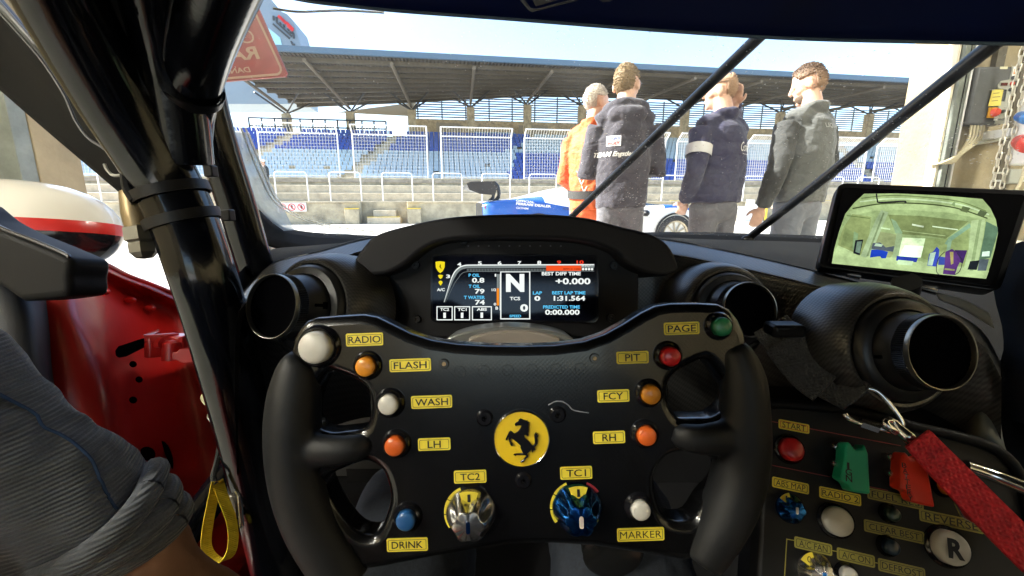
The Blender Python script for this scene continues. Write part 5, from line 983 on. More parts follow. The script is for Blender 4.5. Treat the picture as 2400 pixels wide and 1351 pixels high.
# ------------------------------------------------------------------ rear view monitor
mon = thing('rear_view_monitor', tuple(cam(2130, 640, .43)), 'black framed monitor on the dash showing the garage behind', 'monitor')
MO = cam(2150, 556, .45); MX = (RT * .90 + UP * -.075 + FW * -.40).normalized(); MY = (UP * .93 + FW * .28 + RT * .02); MY = (MY - MX * MY.dot(MX)).normalized(); MN = MX.cross(MY)
MM = frame(MO, MX, MY)
def mp_(px, py, lift=0.): return on_plane(px, py, MO + MN * lift, MN) 
def ml(px, py):
    v = mp_(px, py) - MO; return v.dot(MX), v.dot(MY)
OUT = [ml(*p) for p in ((1966, 428), (2425, 446), (2345, 684), (1917, 626))]
xs0 = min(p[0] for p in OUT); 
def rounded(P, r):
    Q = []; n = len(P)
    for i in range(n):
        a, b, c = Vector((*P[i - 1], 0)), Vector((*P[i], 0)), Vector((*P[(i + 1) % n], 0)); u = (a - b).normalized(); v = (c - b).normalized()
        for t in (0, .3, .7, 1): Q.append(((b + u * r * (1 - t) * (1 - t) + v * r * t * t).x, (b + u * r * (1 - t) * (1 - t) + v * r * t * t).y))
    return Q
me = curve_mesh([rounded(OUT, .008)], .008, .0015, 2); me.transform(MM @ Matrix.Translation((0, 0, -.0095))); autosmooth(me, 40); obj('housing', me, mat('monitor_black', (.005, .005, .006), .3, spec=.35), mon)
INN = [ml(*p) for p in ((1975, 441), (2402, 458), (2330, 672), (1938, 618))]
scn = MB().prism([MM @ Vector((*p, .0002)) for p in rounded(INN, .004)], MN * .0008).build('screen', mat('monitor_glass', (.006, .006, .007), .1), mon, smooth=False)
mz = lambda x, y: (1780 + x / 2.937, 400 + y / 2.937)
lay = [.0014]
def scrm(c, s):
    key = 'scr_%02x%02x%02x' % tuple(int(v * 255) for v in c)
    if key in MATS: return MATS[key]
    c = (c[0] * .86, c[1] * 1.04, c[2] * .84) if c[1] > c[2] else c
    m = mat(key, (0, 0, 0), .6, emit=c, estr=s * 2.2 * ES, spec=0); n, l, b = nodes(m); tc = [x for x in n if x.type == 'TEX_COORD'][0]
    nz = n.new('ShaderNodeTexNoise'); nz.inputs['Scale'].default_value = 55; nz.inputs['Detail'].default_value = 6; nz.inputs['Roughness'].default_value = .7; l.new(tc.outputs['Object'], nz.inputs['Vector'])
    mr = n.new('ShaderNodeMapRange'); mr.inputs['From Min'].default_value = .3; mr.inputs['From Max'].default_value = .7; mr.inputs['To Min'].default_value = s * 2.2 * ES * .55; mr.inputs['To Max'].default_value = s * 2.2 * ES * 1.35; l.new(nz.outputs['Fac'], mr.inputs['Value']); l.new(mr.outputs[0], b.inputs['Emission Strength']); return m
def mpoly(P, c, s=.42, nm='screen_image', sm=0):
    lay[0] += .00004; Q = [mz(*p) for p in P]
    if sm: Q = smooth2d(Q, sm)
    key = 'scr_%02x%02x%02x' % tuple(int(v * 255) for v in c)
    MB().add([mp_(x, y, lay[0]) for x, y in Q], [tuple(range(len(Q)))]).build(nm, scrm(c, s), scn, smooth=False)
def mline(pts, wd, c, s=.42):
    lay[0] += .00004; P, _ = crom([Vector((*p, 0)) for p in pts], [0] * len(pts), 5); A = []; B = []
    for i, p in enumerate(P):
        t = (P[min(i + 1, len(P) - 1)] - P[max(i - 1, 0)]).normalized(); q = Vector((-t.y, t.x, 0)) * wd / 2; A.append(p + q); B.append(p - q)
    N = len(A); key = 'scr_%02x%02x%02x' % tuple(int(v * 255) for v in c)
    MB().add([mp_(*mz(a.x, a.y), lay[0]) for a in A + B], [(i, i + 1, i + 1 + N, i + N) for i in range(N - 1)]).build('screen_image', scrm(c, s), scn, smooth=False)
mpoly([(498, 640), (515, 540), (548, 420), (590, 300), (650, 225), (720, 160), (950, 158), (1250, 172), (1535, 196), (1590, 260), (1628, 340), (1642, 430), (1620, 540), (1590, 650), (1560, 745), (1300, 722), (1000, 690), (740, 665)], (.50, .56, .30))
mpoly([(498, 640), (512, 560), (540, 515), (700, 585), (950, 600), (1200, 640), (1430, 672), (1580, 690), (1560, 745), (1300, 722), (1000, 690), (740, 665)], (.66, .72, .42))
mpoly([(610, 285), (760, 240), (1000, 225), (1300, 240), (1500, 280), (1600, 330), (1530, 335), (1300, 290), (1000, 270), (780, 280), (640, 310)], (.62, .68, .38))
mpoly([(548, 470), (580, 390), (640, 300), (770, 320), (740, 560), (700, 585), (540, 515)], (.40, .42, .20)); mpoly([(590, 390), (650, 430), (640, 540), (560, 510)], (.33, .36, .17)); mpoly([(650, 420), (680, 435), (665, 560), (640, 545)], (.36, .46, .28))
mpoly([(885, 305), (1100, 312), (1440, 350), (1380, 400), (1280, 470), (1150, 450), (990, 440), (930, 410)], (.30, .32, .15))
mpoly([(830, 420), (940, 440), (930, 560), (900, 600), (770, 590)], (.42, .42, .24)); mpoly([(1140, 465), (1300, 470), (1440, 400), (1440, 660), (1240, 650), (1110, 600)], (.42, .46, .22))
mpoly([(985, 462), (1142, 468), (1112, 600), (948, 600)], (.80, .86, .62), .6); mpoly([(1000, 515), (1130, 520), (1110, 598), (960, 598)], (.92, 1, .82), .75)
mpoly([(905, 330), (940, 350), (985, 430), (960, 450), (935, 430)], (.36, .46, .32)); mpoly([(945, 430), (985, 440), (955, 600), (915, 600)], (.46, .52, .34))
mpoly([(838, 272), (888, 288), (850, 380), (800, 500), (765, 580), (735, 600), (695, 590), (740, 480), (800, 340)], (.56, .62, .42)); mpoly([(850, 290), (862, 292), (750, 590), (735, 592)], (.32, .36, .22))
mpoly([(1448, 362), (1300, 465), (1275, 505), (1300, 515), (1330, 478), (1455, 390)], (.34, .48, .38)); mpoly([(1300, 470), (1325, 478), (1310, 560), (1285, 560)], (.42, .56, .44))
mpoly([(1458, 345), (1555, 335), (1540, 450), (1500, 640), (1470, 700), (1405, 678), (1440, 540)], (.62, .68, .42)); mpoly([(1510, 340), (1530, 340), (1470, 690), (1445, 690)], (.40, .46, .26))
mpoly([(1560, 350), (1640, 390), (1640, 430), (1590, 600), (1510, 620), (1545, 450)], (.16, .24, .18)); mpoly([(1535, 560), (1585, 555), (1582, 590), (1530, 592)], (.85, .95, .9), .6)
mpoly([(660, 480), (715, 475), (690, 585), (645, 570)], (.02, .025, .03)); mpoly([(672, 490), (705, 488), (690, 570), (660, 560)], (.28, .36, .32))
mpoly([(770, 545), (830, 545), (885, 560), (870, 605), (840, 605), (830, 590), (760, 600)], (.015, .06, .50)); mpoly([(780, 500), (830, 495), (870, 530), (930, 520), (920, 560), (770, 540)], (.10, .13, .16)); mpoly([(800, 500), (850, 510), (840, 525), (790, 520)], (.6, .68, .6))
mpoly([(945, 588), (1092, 600), (1080, 632), (940, 620)], (.03, .06, .42)); mpoly([(955, 615), (1060, 625), (1050, 655), (945, 645)], (.80, .9, .66))
mpoly([(1168, 575), (1195, 560), (1220, 525), (1238, 545), (1232, 620), (1215, 662), (1155, 655)], (.05, .09, .52)); mpoly([(1175, 570), (1215, 560), (1190, 655), (1158, 652)], (.66, .78, .75)); mpoly([(1236, 590), (1290, 600), (1280, 650), (1230, 650)], (.05, .09, .40))
mpoly([(1345, 548), (1430, 550), (1400, 640), (1345, 620)], (.07, .03, .16)); mpoly([(1280, 560), (1325, 540), (1360, 565), (1385, 620), (1365, 660), (1345, 720), (1262, 712), (1275, 640)], (.13, .05, .24)); mpoly([(1310, 560), (1335, 560), (1335, 640), (1318, 650)], (.55, .40, .18)); mpoly([(1275, 672), (1345, 680), (1343, 692), (1272, 684)], (.45, .38, .20))
mline([(1275, 560), (1230, 610), (1218, 690), (1240, 720)], 5, (.04, .04, .05)); mline([(1360, 570), (1395, 620), (1380, 690), (1345, 718)], 5, (.04, .04, .05))
mpoly([(1450, 625), (1515, 618), (1495, 685), (1432, 682)], (.015, .02, .025)); mpoly([(1515, 612), (1580, 610), (1560, 690), (1500, 690)], (.12, .16, .18))
for pts, wd, c in (([(640, 262), (850, 228), (1100, 228), (1350, 258), (1570, 330)], 9, (.10, .11, .05)), ([(700, 192), (900, 172), (1150, 185), (1380, 215), (1560, 280)], 7, (.22, .25, .11)), ([(690, 215), (900, 195), (1150, 205), (1400, 240), (1580, 305)], 10, (.82, .88, .62)), ([(805, 160), (812, 205), (830, 220), (995, 212), (1000, 225)], 10, (.03, .03, .03)), ([(760, 330), (600, 310)], 6, (.2, .24, .1)), ([(1050, 372), (1130, 388)], 12, (1, 1, .85)), ([(1190, 385), (1365, 408)], 8, (.95, 1, .8)), ([(835, 395), (900, 405)], 10, (.9, 1, .7)), ([(985, 415), (1280, 450)], 5, (.65, .7, .4))): mline(pts, wd, c)
mpoly([(1400, 245), (1452, 258), (1430, 292), (1382, 278)], (.16, .18, .09)); mpoly([(1520, 270), (1570, 288), (1545, 318), (1495, 305)], (.14, .16, .09)); mpoly([(1320, 235), (1350, 205), (1345, 250)], (.34, .4, .22))
tubepx('monitor_arm', [(2125, 660, .44), (2120, 690, .455), (2110, 700, .47)], .012, BLACKPL, mon, 12, 3)
# ------------------------------------------------------------------ switch panel
PO = cam(2060, 1180, .355); E1 = (RT * .975 + UP * -.155 + FW * -.16).normalized(); E2 = (UP * .95 + FW * .30 + RT * .10); E2 = (E2 - E1 * E2.dot(E1)).normalized(); EN = E1.cross(E2)
def pp(px, py, lift=0.): return on_plane(px, py, PO + EN * lift, EN)
kp = .355 / FPX
sp_ = thing('switch_panel', tuple(PO), 'black centre console switch panel with yellow labels and guarded switches', 'switch panel')
PB = [(1796, 952), (1815, 946), (1990, 962), (2140, 1000), (2270, 1030), (2345, 1062), (2390, 1120), (2420, 1250), (2440, 1480), (1770, 1480)]
MB().prism([pp(*p) for p in PB], -EN * .02).build('panel_plate', mat('panel_black', (.004, .004, .0045), .5, spec=.3, bump=.06, bscale=900), sp_, smooth=False, bevel=.003)
MB().tube([pp(x, y, .001) for x, y in PB[:-2]], .0045, 10, res=4).build('panel_rim', MATTE, sp_)
def plabel(s, px, py, w, h, tw, th=13, m=STK, bord=BLK, bold=.0): return label(s, px, py, w, h, tw, th, sp_, pp(px, py), E1, E2, kp, m, BLK, bord, bold)
plabel('START', 1860, 1000, 71, 23, 54, 14, STK, REDP)
DIM = mat('sticker_dull', (.30, .27, .05), .5, var=.1, vscale=60)
for a in (('ABS MAP', 1852, 1138, 82, 24, 66), ('RADIO 2', 1968, 1163, 90, 26, 78)): plabel(*a)
for a in (('FUEL RES', 2097, 1169, 117, 25, 100), ('CLEAR BEST', 2094, 1246, 124, 26, 103), ('REVERSE', 2228, 1222, 128, 26, 106, 16), ('A/C FAN', 1905, 1280, 80, 24, 60), ('A/C ON', 2005, 1307, 78, 25, 58), ('DEFROST', 2112, 1335, 94, 26, 80)): plabel(*a, m=DIM)
def pline(pts, m, wd=.0007, nm='panel_line'):
    mb = MB(); q = [pp(*p, .0004) for p in pts]
    for a, b in zip(q, q[1:]): x = (b - a).normalized(); mb.box((a + b) / 2, ((b - a).length + wd, wd, .0002), (x, EN.cross(x), EN))
    mb.build(nm, m, sp_, smooth=False)
LR = mat('line_red', (.25, .03, .03), .5)
pline([(1796, 986), (1824, 991)], LR); pline([(1897, 1005), (2110, 1045)], LR); pline([(1800, 1089), (1945, 1118)], LR); pline([(2012, 1136), (2080, 1150)], LR)
pline([(1866, 1268), (1844, 1264), (1836, 1400)], DIM); pline([(1945, 1290), (1967, 1294)], DIM); pline([(2044, 1318), (2066, 1322)], DIM); pline([(2158, 1345), (2180, 1360)], DIM)
def pbutton(px, py, r, c, h=.008, bez=1.2): return button(pp(px, py, h) - EN * h, EN, E2, r * kp, c, sp_, h, bez)
pbutton(1861, 1054, 27, 'red', .009, 1.1); pbutton(1972, 1225, 31, 'white', .009, 1.06); pbutton(2098, 1207, 15, 'dgreen'); pbutton(2095, 1285, 16, 'dblue'); pbutton(2228, 1143, 17, 'amber'); b = pbutton(2241, 1288, 35, 'white', .010, 1.06)
Mt = frame(pp(2241, 1288, .0113), E1, E2); text('R', Mt, 32 * kp, 40 * kp, BLK, b, .04)
pbutton(1996, 1352, 17, 'white')
knob(pp(1852, 1192), EN, E1, E2, 33 * kp, .011, BLUEM, sp_, MATS['mark_white'], False, '1', 38); knob(pp(1912, 1342), EN, E1, E2, 42 * kp, .012, ALU, sp_, BLUEM, False, '0', 42)
def guard(P, m, word, wc, size, dz=.014, nm='switch_guard'):
    n = len(P); base = [pp(*p, .003) for p in P]; top = [pp(*p, .003) + EN * dz for p in P]
    g = MB().prism([pp(*p, .004) for p in P], EN * dz).build(nm, m, sp_, smooth=False, bevel=.0018)
    for i, ch in enumerate(word):
        px, py = wc[0] + (wc[2] - wc[0]) * i / max(1, len(word) - 1), wc[1] + (wc[3] - wc[1]) * i / max(1, len(word) - 1)
        q = frame(pp(px, py, .0043 + dz), E1 * .2 + E2 * -.98 if False else E1, E2); text(ch, q, size * kp * (.35 if ch == 'I' else .9), size * kp * .95, BLK, g, .01)
    return g
gg = guard([(1958, 1041), (1966, 1034), (1980, 1052), (1996, 1050), (2002, 1040), (2010, 1062), (2014, 1154), (1972, 1148), (1964, 1130), (1947, 1120), (1950, 1105), (1956, 1075)], mat('guard_green', (.01, .38, .20), .4), 'IGN', (1988, 1092, 1990, 1122), 15)
gr_ = guard([(2086, 1066), (2094, 1057), (2106, 1074), (2122, 1073), (2132, 1066), (2142, 1085), (2160, 1184), (2112, 1172), (2104, 1150), (2082, 1142), (2082, 1120)], mat('guard_red', (.72, .035, .012), .4), 'BATTERY', (2119, 1091, 2134, 1168), 11)
for px, py in ((1948, 1045), (1947, 1085), (2074, 1070), (2076, 1108), (2188, 1105)): MB().lathe(pp(px, py), EN, [(.0032, 0), (.0032, .006), (.002, .008), (0, .0085)], 12).build('toggle_pivot', CHROME, sp_)
# console moulding at right
con = loft('console_moulding', [[cam(2250, 930, .40), cam(2290, 905, .39), cam(2335, 925, .385)], [cam(2262, 985, .385), cam(2300, 960, .372), cam(2345, 985, .37)], [cam(2270, 1035, .375), cam(2315, 1015, .362), cam(2355, 1045, .362)], [cam(2300, 1100, .372), cam(2345, 1070, .362), cam(2380, 1110, .362)]], mat('moulding_grey', (.11, .115, .10), .45), own, (5, 5))
loft('console_side', [[cam(1800, 905, .42), cam(1900, 912, .415), cam(2050, 940, .41), cam(2270, 960, .40), cam(2420, 1000, .38)], [cam(1796, 940, .40), cam(1900, 945, .395), cam(2050, 972, .39), cam(2270, 1015, .385), cam(2420, 1090, .37)], [cam(1790, 970, .40), cam(1900, 980, .39), cam(2050, 1010, .385), cam(2270, 1070, .38), cam(2440, 1160, .37)]], MATTE, own, (4, 4))
loft('console_flank', [[cam(1795, 950, .385), cam(1780, 1200, .40), cam(1760, 1450, .42)], [cam(1770, 950, .50), cam(1740, 1200, .52), cam(1720, 1450, .54)]], MATTE, own, (3, 3))
# ------------------------------------------------------------------ straps
WEB = mat('webbing_black', (.055, .055, .056), .7); n_, l_, b_ = nodes(WEB)
def weave(m, sc, st=.6, ang=(.4, .2, .6)):
    n, l, b = nodes(m); tc = [x for x in n if x.type == 'TEX_COORD'][0]; mp = n.new('ShaderNodeMapping'); mp.inputs['Rotation'].default_value = ang; l.new(tc.outputs['Object'], mp.inputs[0])
    w1 = n.new('ShaderNodeTexWave'); w1.inputs['Scale'].default_value = sc; w1.inputs['Distortion'].default_value = .6; l.new(mp.outputs[0], w1.inputs[0]); w2_ = n.new('ShaderNodeTexWave'); w2_.bands_direction = 'Z'; w2_.inputs['Scale'].default_value = sc * .9; w2_.inputs['Distortion'].default_value = .6; l.new(mp.outputs[0], w2_.inputs[0])
    ml_ = n.new('ShaderNodeMath'); ml_.operation = 'MULTIPLY'; l.new(w1.outputs['Fac'], ml_.inputs[0]); l.new(w2_.outputs['Fac'], ml_.inputs[1])
    bp = n.new('ShaderNodeBump'); bp.inputs['Strength'].default_value = st; bp.inputs['Distance'].default_value = .0012; l.new(ml_.outputs[0], bp.inputs['Height']); l.new(bp.outputs[0], b.inputs['Normal']); return ml_
weave(WEB, 130)
bs = thing('black_strap', tuple(cam(2020, 940, .36)), 'black webbing strap hanging from the dash to the steel hook', 'strap')
MB().ribbon([cam(1805, 760, .42), cam(1850, 812, .405), (cam(1905, 858, .39)), cam(1965, 900, .375), cam(2010, 935, .36)], [RT * .6 + UP * .8] * 5, [.034, .038, .040, .038, .028], .003).build('webbing', WEB, bs)
MB().ribbon([cam(1835, 800, .404), cam(1900, 868, .386), cam(1945, 900, .374)], [RT * .6 + UP * .8] * 3, [.036, .041, .041], .003).build('stitched_fold', WEB, bs)
hk = thing('steel_hook', tuple(cam(2060, 980, .35)), 'polished steel quick link joining the black and red straps', 'hook')
tubepx('link', [(2034, 910, .355), (2056, 918, .353), (2082, 945, .35), (2108, 980, .347), (2114, 998, .346), (2104, 1008, .346), (2086, 1010, .347), (2060, 1004, .35), (2030, 996, .352), (2000, 986, .354), (1985, 978, .355), (1980, 970, .356)], .0021, CHROME, hk, 10)
tubepx('link_nut', [(2015, 991, .353), (2056, 1005, .35)], .0042, CHROME, hk, 6, 0)
rs = thing('red_strap', tuple(cam(2300, 1170, .31)), 'red woven pull strap crossing the switch panel', 'strap')
REDW = mat('webbing_red', (.70, .016, .03), .65, var=.2, vscale=300); weave(REDW, 100, .9)
MB().ribbon([cam(2152, 1030, .335), cam(2200, 1082, .33), cam(2262, 1145, .325), cam(2330, 1215, .315), cam(2400, 1285, .305), cam(2480, 1360, .295)], [RT * .75 + UP * .66] * 6, [.022, .0235, .0245, .025, .025, .025], .0035).build('webbing', REDW, rs)
MB().ribbon([cam(2150, 1028, .332), cam(2200, 1080, .327), cam(2232, 1112, .3245)], [RT * .75 + UP * .66] * 3, [.0215, .023, .0235], .0025).build('stitched_fold', REDW, rs)
sh = thing('snap_hook', tuple(cam(2130, 1030, .34)), 'steel snap hook at the end of the red strap', 'hook')
tubepx('hook_bow', [(2100, 1012, .343), (2084, 1003, .343), (2075, 992, .344), (2080, 985, .345), (2092, 988, .345), (2105, 1004, .344), (2125, 1022, .341), (2140, 1034, .339)], [.003, .003, .0028, .0026, .0028, .0045, .0052, .0045], CHROME, sh, 12)
tubepx('swivel', [(2138, 1032, .339), (2152, 1044, .337)], .0055, SATIN, sh, 12, 0)
lv = thing('steel_lever', tuple(cam(2330, 1120, .34)), 'polished steel lever rod behind the red strap', 'lever')
tubepx('rod', [(2262, 1093, .345), (2330, 1115, .34), (2400, 1143, .33), (2480, 1176, .32)], .0052, CHROME, lv, 14, 3)
cl = thing('steel_clip', tuple(cam(2270, 1210, .33)), 'tapered steel clip lying under the red strap', 'clip')
MB().prism([cam(*p) for p in ((2168, 1075, .342), (2190, 1085, .34), (2262, 1165, .335), (2268, 1190, .334), (2330, 1242, .326), (2318, 1250, .327), (2258, 1215, .334), (2240, 1180, .337))], FW * .003).build('clip_plate', CHROME, cl, smooth=False, bevel=.0008)
tubepx('clip_pin', [(2325, 1250, .325), (2360, 1292, .32)], .003, CHROME, cl, 10, 0)
yl = thing('yellow_loop', tuple(cam(515, 1315, .40)), 'yellow pull loop hanging beside the cage tube', 'pull loop')
YW = mat('webbing_yellow', (.72, .52, .015), .7, var=.1, vscale=200); weave(YW, 200, .5)
MB().ribbon([cam(508, 1128, .40), cam(497, 1180, .40), cam(486, 1240, .40), cam(484, 1282, .40), cam(498, 1308, .40), cam(518, 1315, .40), cam(540, 1298, .402), cam(547, 1258, .404), cam(540, 1212, .404), (cam(524, 1170, .403)), cam(511, 1128, .402)], [FW * .75 + RT * .66] * 11, .0085, .0014).build('loop', YW, yl)
CORD = mat('cord_black', (.018, .018, .019), .75); weave(CORD, 180, .6)
tubepx('cord', [(517, 990, .42), (516, 1040, .415), (508, 1085, .408), (500, 1118, .402), (507, 1135, .40)], .0026, CORD, yl, 8); tubepx('cord', [(540, 1010, .43), (538, 1080, .425), (541, 1140, .42), (545, 1175, .415)], .0030, CORD, yl, 8)
ln = thing('lanyard_clip', tuple(cam(560, 1220, .41)), 'small steel lanyard clip beside the yellow loop', 'clip')
MB().box(cam(549, 1192, .412), (.010, .006, .028), (RT, FW, UP)).build('clip_body', mat('clip_dark', (.15, .14, .12), .3, .9), ln, smooth=False, bevel=.002); tubepx('clip_spring', [(555, 1150, .41), (561, 1165, .409), (564, 1200, .409), (566, 1232, .409), (558, 1222, .41), (551, 1214, .41)], .0022, CHROME, ln, 8)
bk = thing('latch_bracket', tuple(cam(495, 930, .43)), 'bent cream metal latch bracket on the door pillar', 'bracket')
me = curve_mesh([smooth2d(px2d([(472, 930), (474, 940), (484, 950), (498, 945), (508, 935), (506, 925), (500, 905), (494, 904), (482, 914)], .42), 3), px2d([(489, 928), (499, 920), (504, 924), (496, 934)], .42)], .0012, .0004, 1); me.transform(camframe(.42)); obj('plate', me, mat('cream_metal', (.62, .55, .38), .35, .5), bk)
tubepx('spring_arm', [(490, 950, .425), (494, 966, .425), (490, 978, .425), (500, 990, .425), (512, 998, .425)], .0018, ALU, bk, 8)
tr_ = thing('footwell_bracket', tuple(cam(605, 1275, .48)), 'grey triangular bracket with socket bolt in the footwell', 'bracket')
MB().prism([cam(*p) for p in ((616, 1232, .475), (630, 1270, .475), (632, 1280, .475), (582, 1326, .475))], FW * .004).build('plate', mat('bracket_grey', (.22, .21, .19), .5, .4), tr_, smooth=False, bevel=.0008)
wsb = MB().lathe(cam(619, 1264, .474), NV, [(.0015, .002), (.0035, .003), (.0035, .005), (.0055, .005), (.006, .003), (.0068, .0015), (.0068, 0)], 20).build('bolt', mat('bolt_cream', (.55, .5, .4), .4, .6), tr_)
pf = thing('plastic_film', tuple(cam(590, 1175, .46)), 'crumpled shiny plastic film on the lower cage tube', 'plastic film')
loft('film', [[cam(575, 1125, .445), cam(585, 1122, .44), cam(598, 1140, .44)], [cam(566, 1160, .442), cam(582, 1158, .434), cam(604, 1170, .438)], [cam(572, 1190, .445), cam(590, 1192, .436), cam(612, 1200, .442)], [cam(600, 1222, .45), cam(612, 1228, .447), cam(622, 1236, .45)]], mat('film_silver', (.35, .38, .44), .12, .8, bump=.3, bscale=70), pf, (4, 4), .001)
# ------------------------------------------------------------------ open door, mirror
RH = [[(165, 606, .62), (205, 611, .64), (248, 622, .68), (300, 648, .74), (362, 671, .80), (440, 702, .85)], [(160, 618, .60), (203, 624, .62), (248, 636, .66), (300, 660, .72), (365, 684, .78), (445, 715, .83)], [(155, 640, .60), (200, 650, .63), (245, 662, .69), (300, 688, .76), (370, 714, .82), (450, 745, .86)], [(100, 712, .56), (165, 716, .575), (222, 730, .62), (290, 752, .70), (370, 776, .80), (455, 805, .86)], [(105, 800, .545), (185, 812, .56), (245, 820, .595), (300, 838, .66), (370, 852, .77), (460, 872, .85)], [(120, 950, .535), (205, 950, .55), (270, 955, .58), (312, 962, .65), (390, 980, .76), (480, 1000, .84)], [(140, 1150, .53), (225, 1150, .55), (290, 1150, .58), (335, 1155, .65), (420, 1170, .74), (512, 1180, .82)], [(150, 1420, .53), (240, 1420, .55), (310, 1420, .58), (360, 1420, .65), (440, 1420, .74), (540, 1420, .82)]]
RH = [r + [(r[-1][0] + 160, r[-1][1] + 40, r[-1][2] + .04)] for r in RH]
dr_ = loft('open_door', [[cam(*p) for p in r] for r in RH], RED, own, (5, 6))
tubepx('door_lip', [(160, 606, .615), (205, 611, .635), (248, 622, .675), (300, 648, .735), (362, 671, .795), (440, 702, .845)], .005, RED, dr_, 10)
tubepx('lip_seal', [(165, 618, .60), (190, 622, .605), (212, 632, .62), (214, 640, .625)], [.012, .011, .008, .004], MATTE, dr_, 10)
for px, py, d in ((243, 684, .685), (305, 704, .745), (352, 722, .79)): MB().ell(cam(px, py, d - .006), (.010, .006, .006)).build('bolt_boss', RED, dr_)
MB().prism([cam(*p) for p in ((268, 822, .60), (276, 812, .60), (336, 792, .63), (338, 812, .63), (282, 840, .60), (270, 836, .60))], FW * .01).build('slot', VOID, dr_, smooth=False, bevel=.002)
for px, py, d, r in ((312, 854, .640, .005), (326, 890, .645, .005), (312, 938, .63, .0055)): MB().ell(cam(px, py, d - .002), (r, .003, r)).build('hole', VOID, dr_)
MB().ell(cam(385, 1075, .735), (.015, .004, .034)).build('hole', VOID, dr_); MB().ell(cam(346, 1064, .66), (.012, .004, .012)).build('hole', VOID, dr_)
hg = MB().prism([cam(*p) for p in ((336, 785, .62), (352, 786, .62), (352, 840, .62), (336, 840, .62))], FW * .03 + RT * .02).build('hinge', RED, dr_, smooth=False, bevel=.002)
MB().prism([cam(*p) for p in ((336, 785, .62), (372, 772, .66), (374, 776, .66), (352, 788, .62))], UP * -.004).build('hinge_web', RED, hg, smooth=False)
MB().lathe(cam(354, 805, .63), RT, [(.011, 0), (.011, .004), (.008, .004), (.008, .016), (0, .016)], 6).build('hinge_bolt', RED, hg, smooth=False); MB().lathe(cam(404, 825, .64), UP, [(.0, -.012), (.013, -.012), (.013, .014), (.010, .016), (.007, .018), (0, .018)], 20).build('hinge_barrel', RED, hg)
MB().prism([cam(*p) for p in ((386, 826, .63), (412, 826, .63), (420, 818, .63), (455, 816, .64), (470, 810, .64), (474, 852, .64), (425, 852, .63), (412, 846, .63), (386, 846, .63))], FW * .02).build('hinge_bracket', RED, hg, smooth=False, bevel=.002); MB().box(cam(425, 800, .65), (.02, .02, .02)).build('hinge_block', RED, hg, smooth=False, bevel=.002)
loft('door_card', [[cam(-80, 640, .52), cam(20, 660, .53), cam(80, 690, .55), cam(120, 715, .575)], [cam(-80, 740, .50), cam(30, 745, .51), cam(90, 760, .53), cam(122, 775, .565)], [cam(-80, 850, .49), cam(40, 855, .50), cam(100, 865, .52), cam(130, 880, .56)], [cam(-80, 1000, .49), cam(60, 1000, .50), cam(118, 1005, .52), cam(150, 1010, .55)], [cam(-80, 1400, .49), cam(80, 1400, .50), cam(140, 1400, .52), cam(190, 1400, .55)]], mat('door_card', (.030, .033, .040), .5, bump=.1, bscale=500), dr_, (4, 4), .004)
me = curve_mesh([smooth2d(px2d([(-120, 470), (-60, 505), (0, 536), (80, 568), (150, 598), (166, 610), (167, 630), (163, 650), (165, 672), (160, 690), (140, 697), (60, 706), (40, 700), (-20, 660), (-120, 620)], .50), 3)], .018, .008, 4); me.transform(camframe(.525)); autosmooth(me, 60); obj('door_trim', me, MATTE, dr_)
tubepx('trim_edge', [(-100, 478, .497), (0, 533, .497), (80, 564, .497), (150, 594, .497), (162, 604, .497)], .0022, mat('trim_gloss', (.03, .03, .04), .2), dr_, 8)
# wing mirror outside
c0 = cam(-5, 545, .78); MR = (.215, .10, .094); mir = {}
def mirror_band(t0, t1, zs, m, name, par):
    vs = []; n = 40; k = 8
    for i in range(k + 1):
        th = t0 + (t1 - t0) * i / k
        for j in range(n + 1):
            ph = 2 * math.pi * j / n; q = (math.cos(th) ** .75 if math.cos(th) > 0 else 0); vs.append(c0 + RT * (MR[0] * q * math.cos(ph)) + FW * (MR[1] * q * math.sin(ph)) + UP * (MR[2] * math.sin(th) * zs) + UP * (-.012 - .05 * (q * math.cos(ph))) * 0)
    return MB().add(vs, [(i * (n + 1) + j, i * (n + 1) + j + 1, (i + 1) * (n + 1) + j + 1, (i + 1) * (n + 1) + j) for i in range(k) for j in range(n)]).build(name, m, par)
mh = mirror_band(-.9, -.06, .85, GLOSSB, 'wing_mirror', own); mirror_band(-.06, .16, 1., RED, 'red_stripe', mh); mirror_band(.16, 1.57, 1., mat('mirror_cream', (.58, .56, .50), .22, coat=.5), 'mirror_cap', mh)
tubepx('mirror_stalk', [(-40, 600, .78), (-60, 680, .74), (-90, 760, .66)], .02, SATIN, mh, 10)
# ------------------------------------------------------------------ driver: own arm and legs
DEN = mat('denim', (.022, .028, .040), .85, var=.35, vscale=250, bump=.4, bscale=900); KNIT = mat('sleeve_knit', (.17, .185, .21), .95, sheen=.5, var=.30, vscale=26)
n, l, b = nodes(KNIT); tc = [x for x in n if x.type == 'TEX_COORD'][0]; ax_ = (cam(350, 1340, .272) - cam(50, 1087, .25)).normalized(); wob = n.new('ShaderNodeTexNoise'); wob.inputs['Scale'].default_value = 14; l.new(tc.outputs['Object'], wob.inputs['Vector'])
dt = n.new('ShaderNodeVectorMath'); dt.operation = 'DOT_PRODUCT'; dt.inputs[1].default_value = tuple(ax_ + FW.cross(ax_) * .5); l.new(tc.outputs['Object'], dt.inputs[0])
ma = n.new('ShaderNodeMath'); ma.operation = 'MULTIPLY'; ma.inputs[1].default_value = 2600; l.new(dt.outputs['Value'], ma.inputs[0]); mw = n.new('ShaderNodeMath'); mw.operation = 'MULTIPLY_ADD'; mw.inputs[1].default_value = 14; l.new(wob.outputs['Fac'], mw.inputs[0]); l.new(ma.outputs[0], mw.inputs[2])
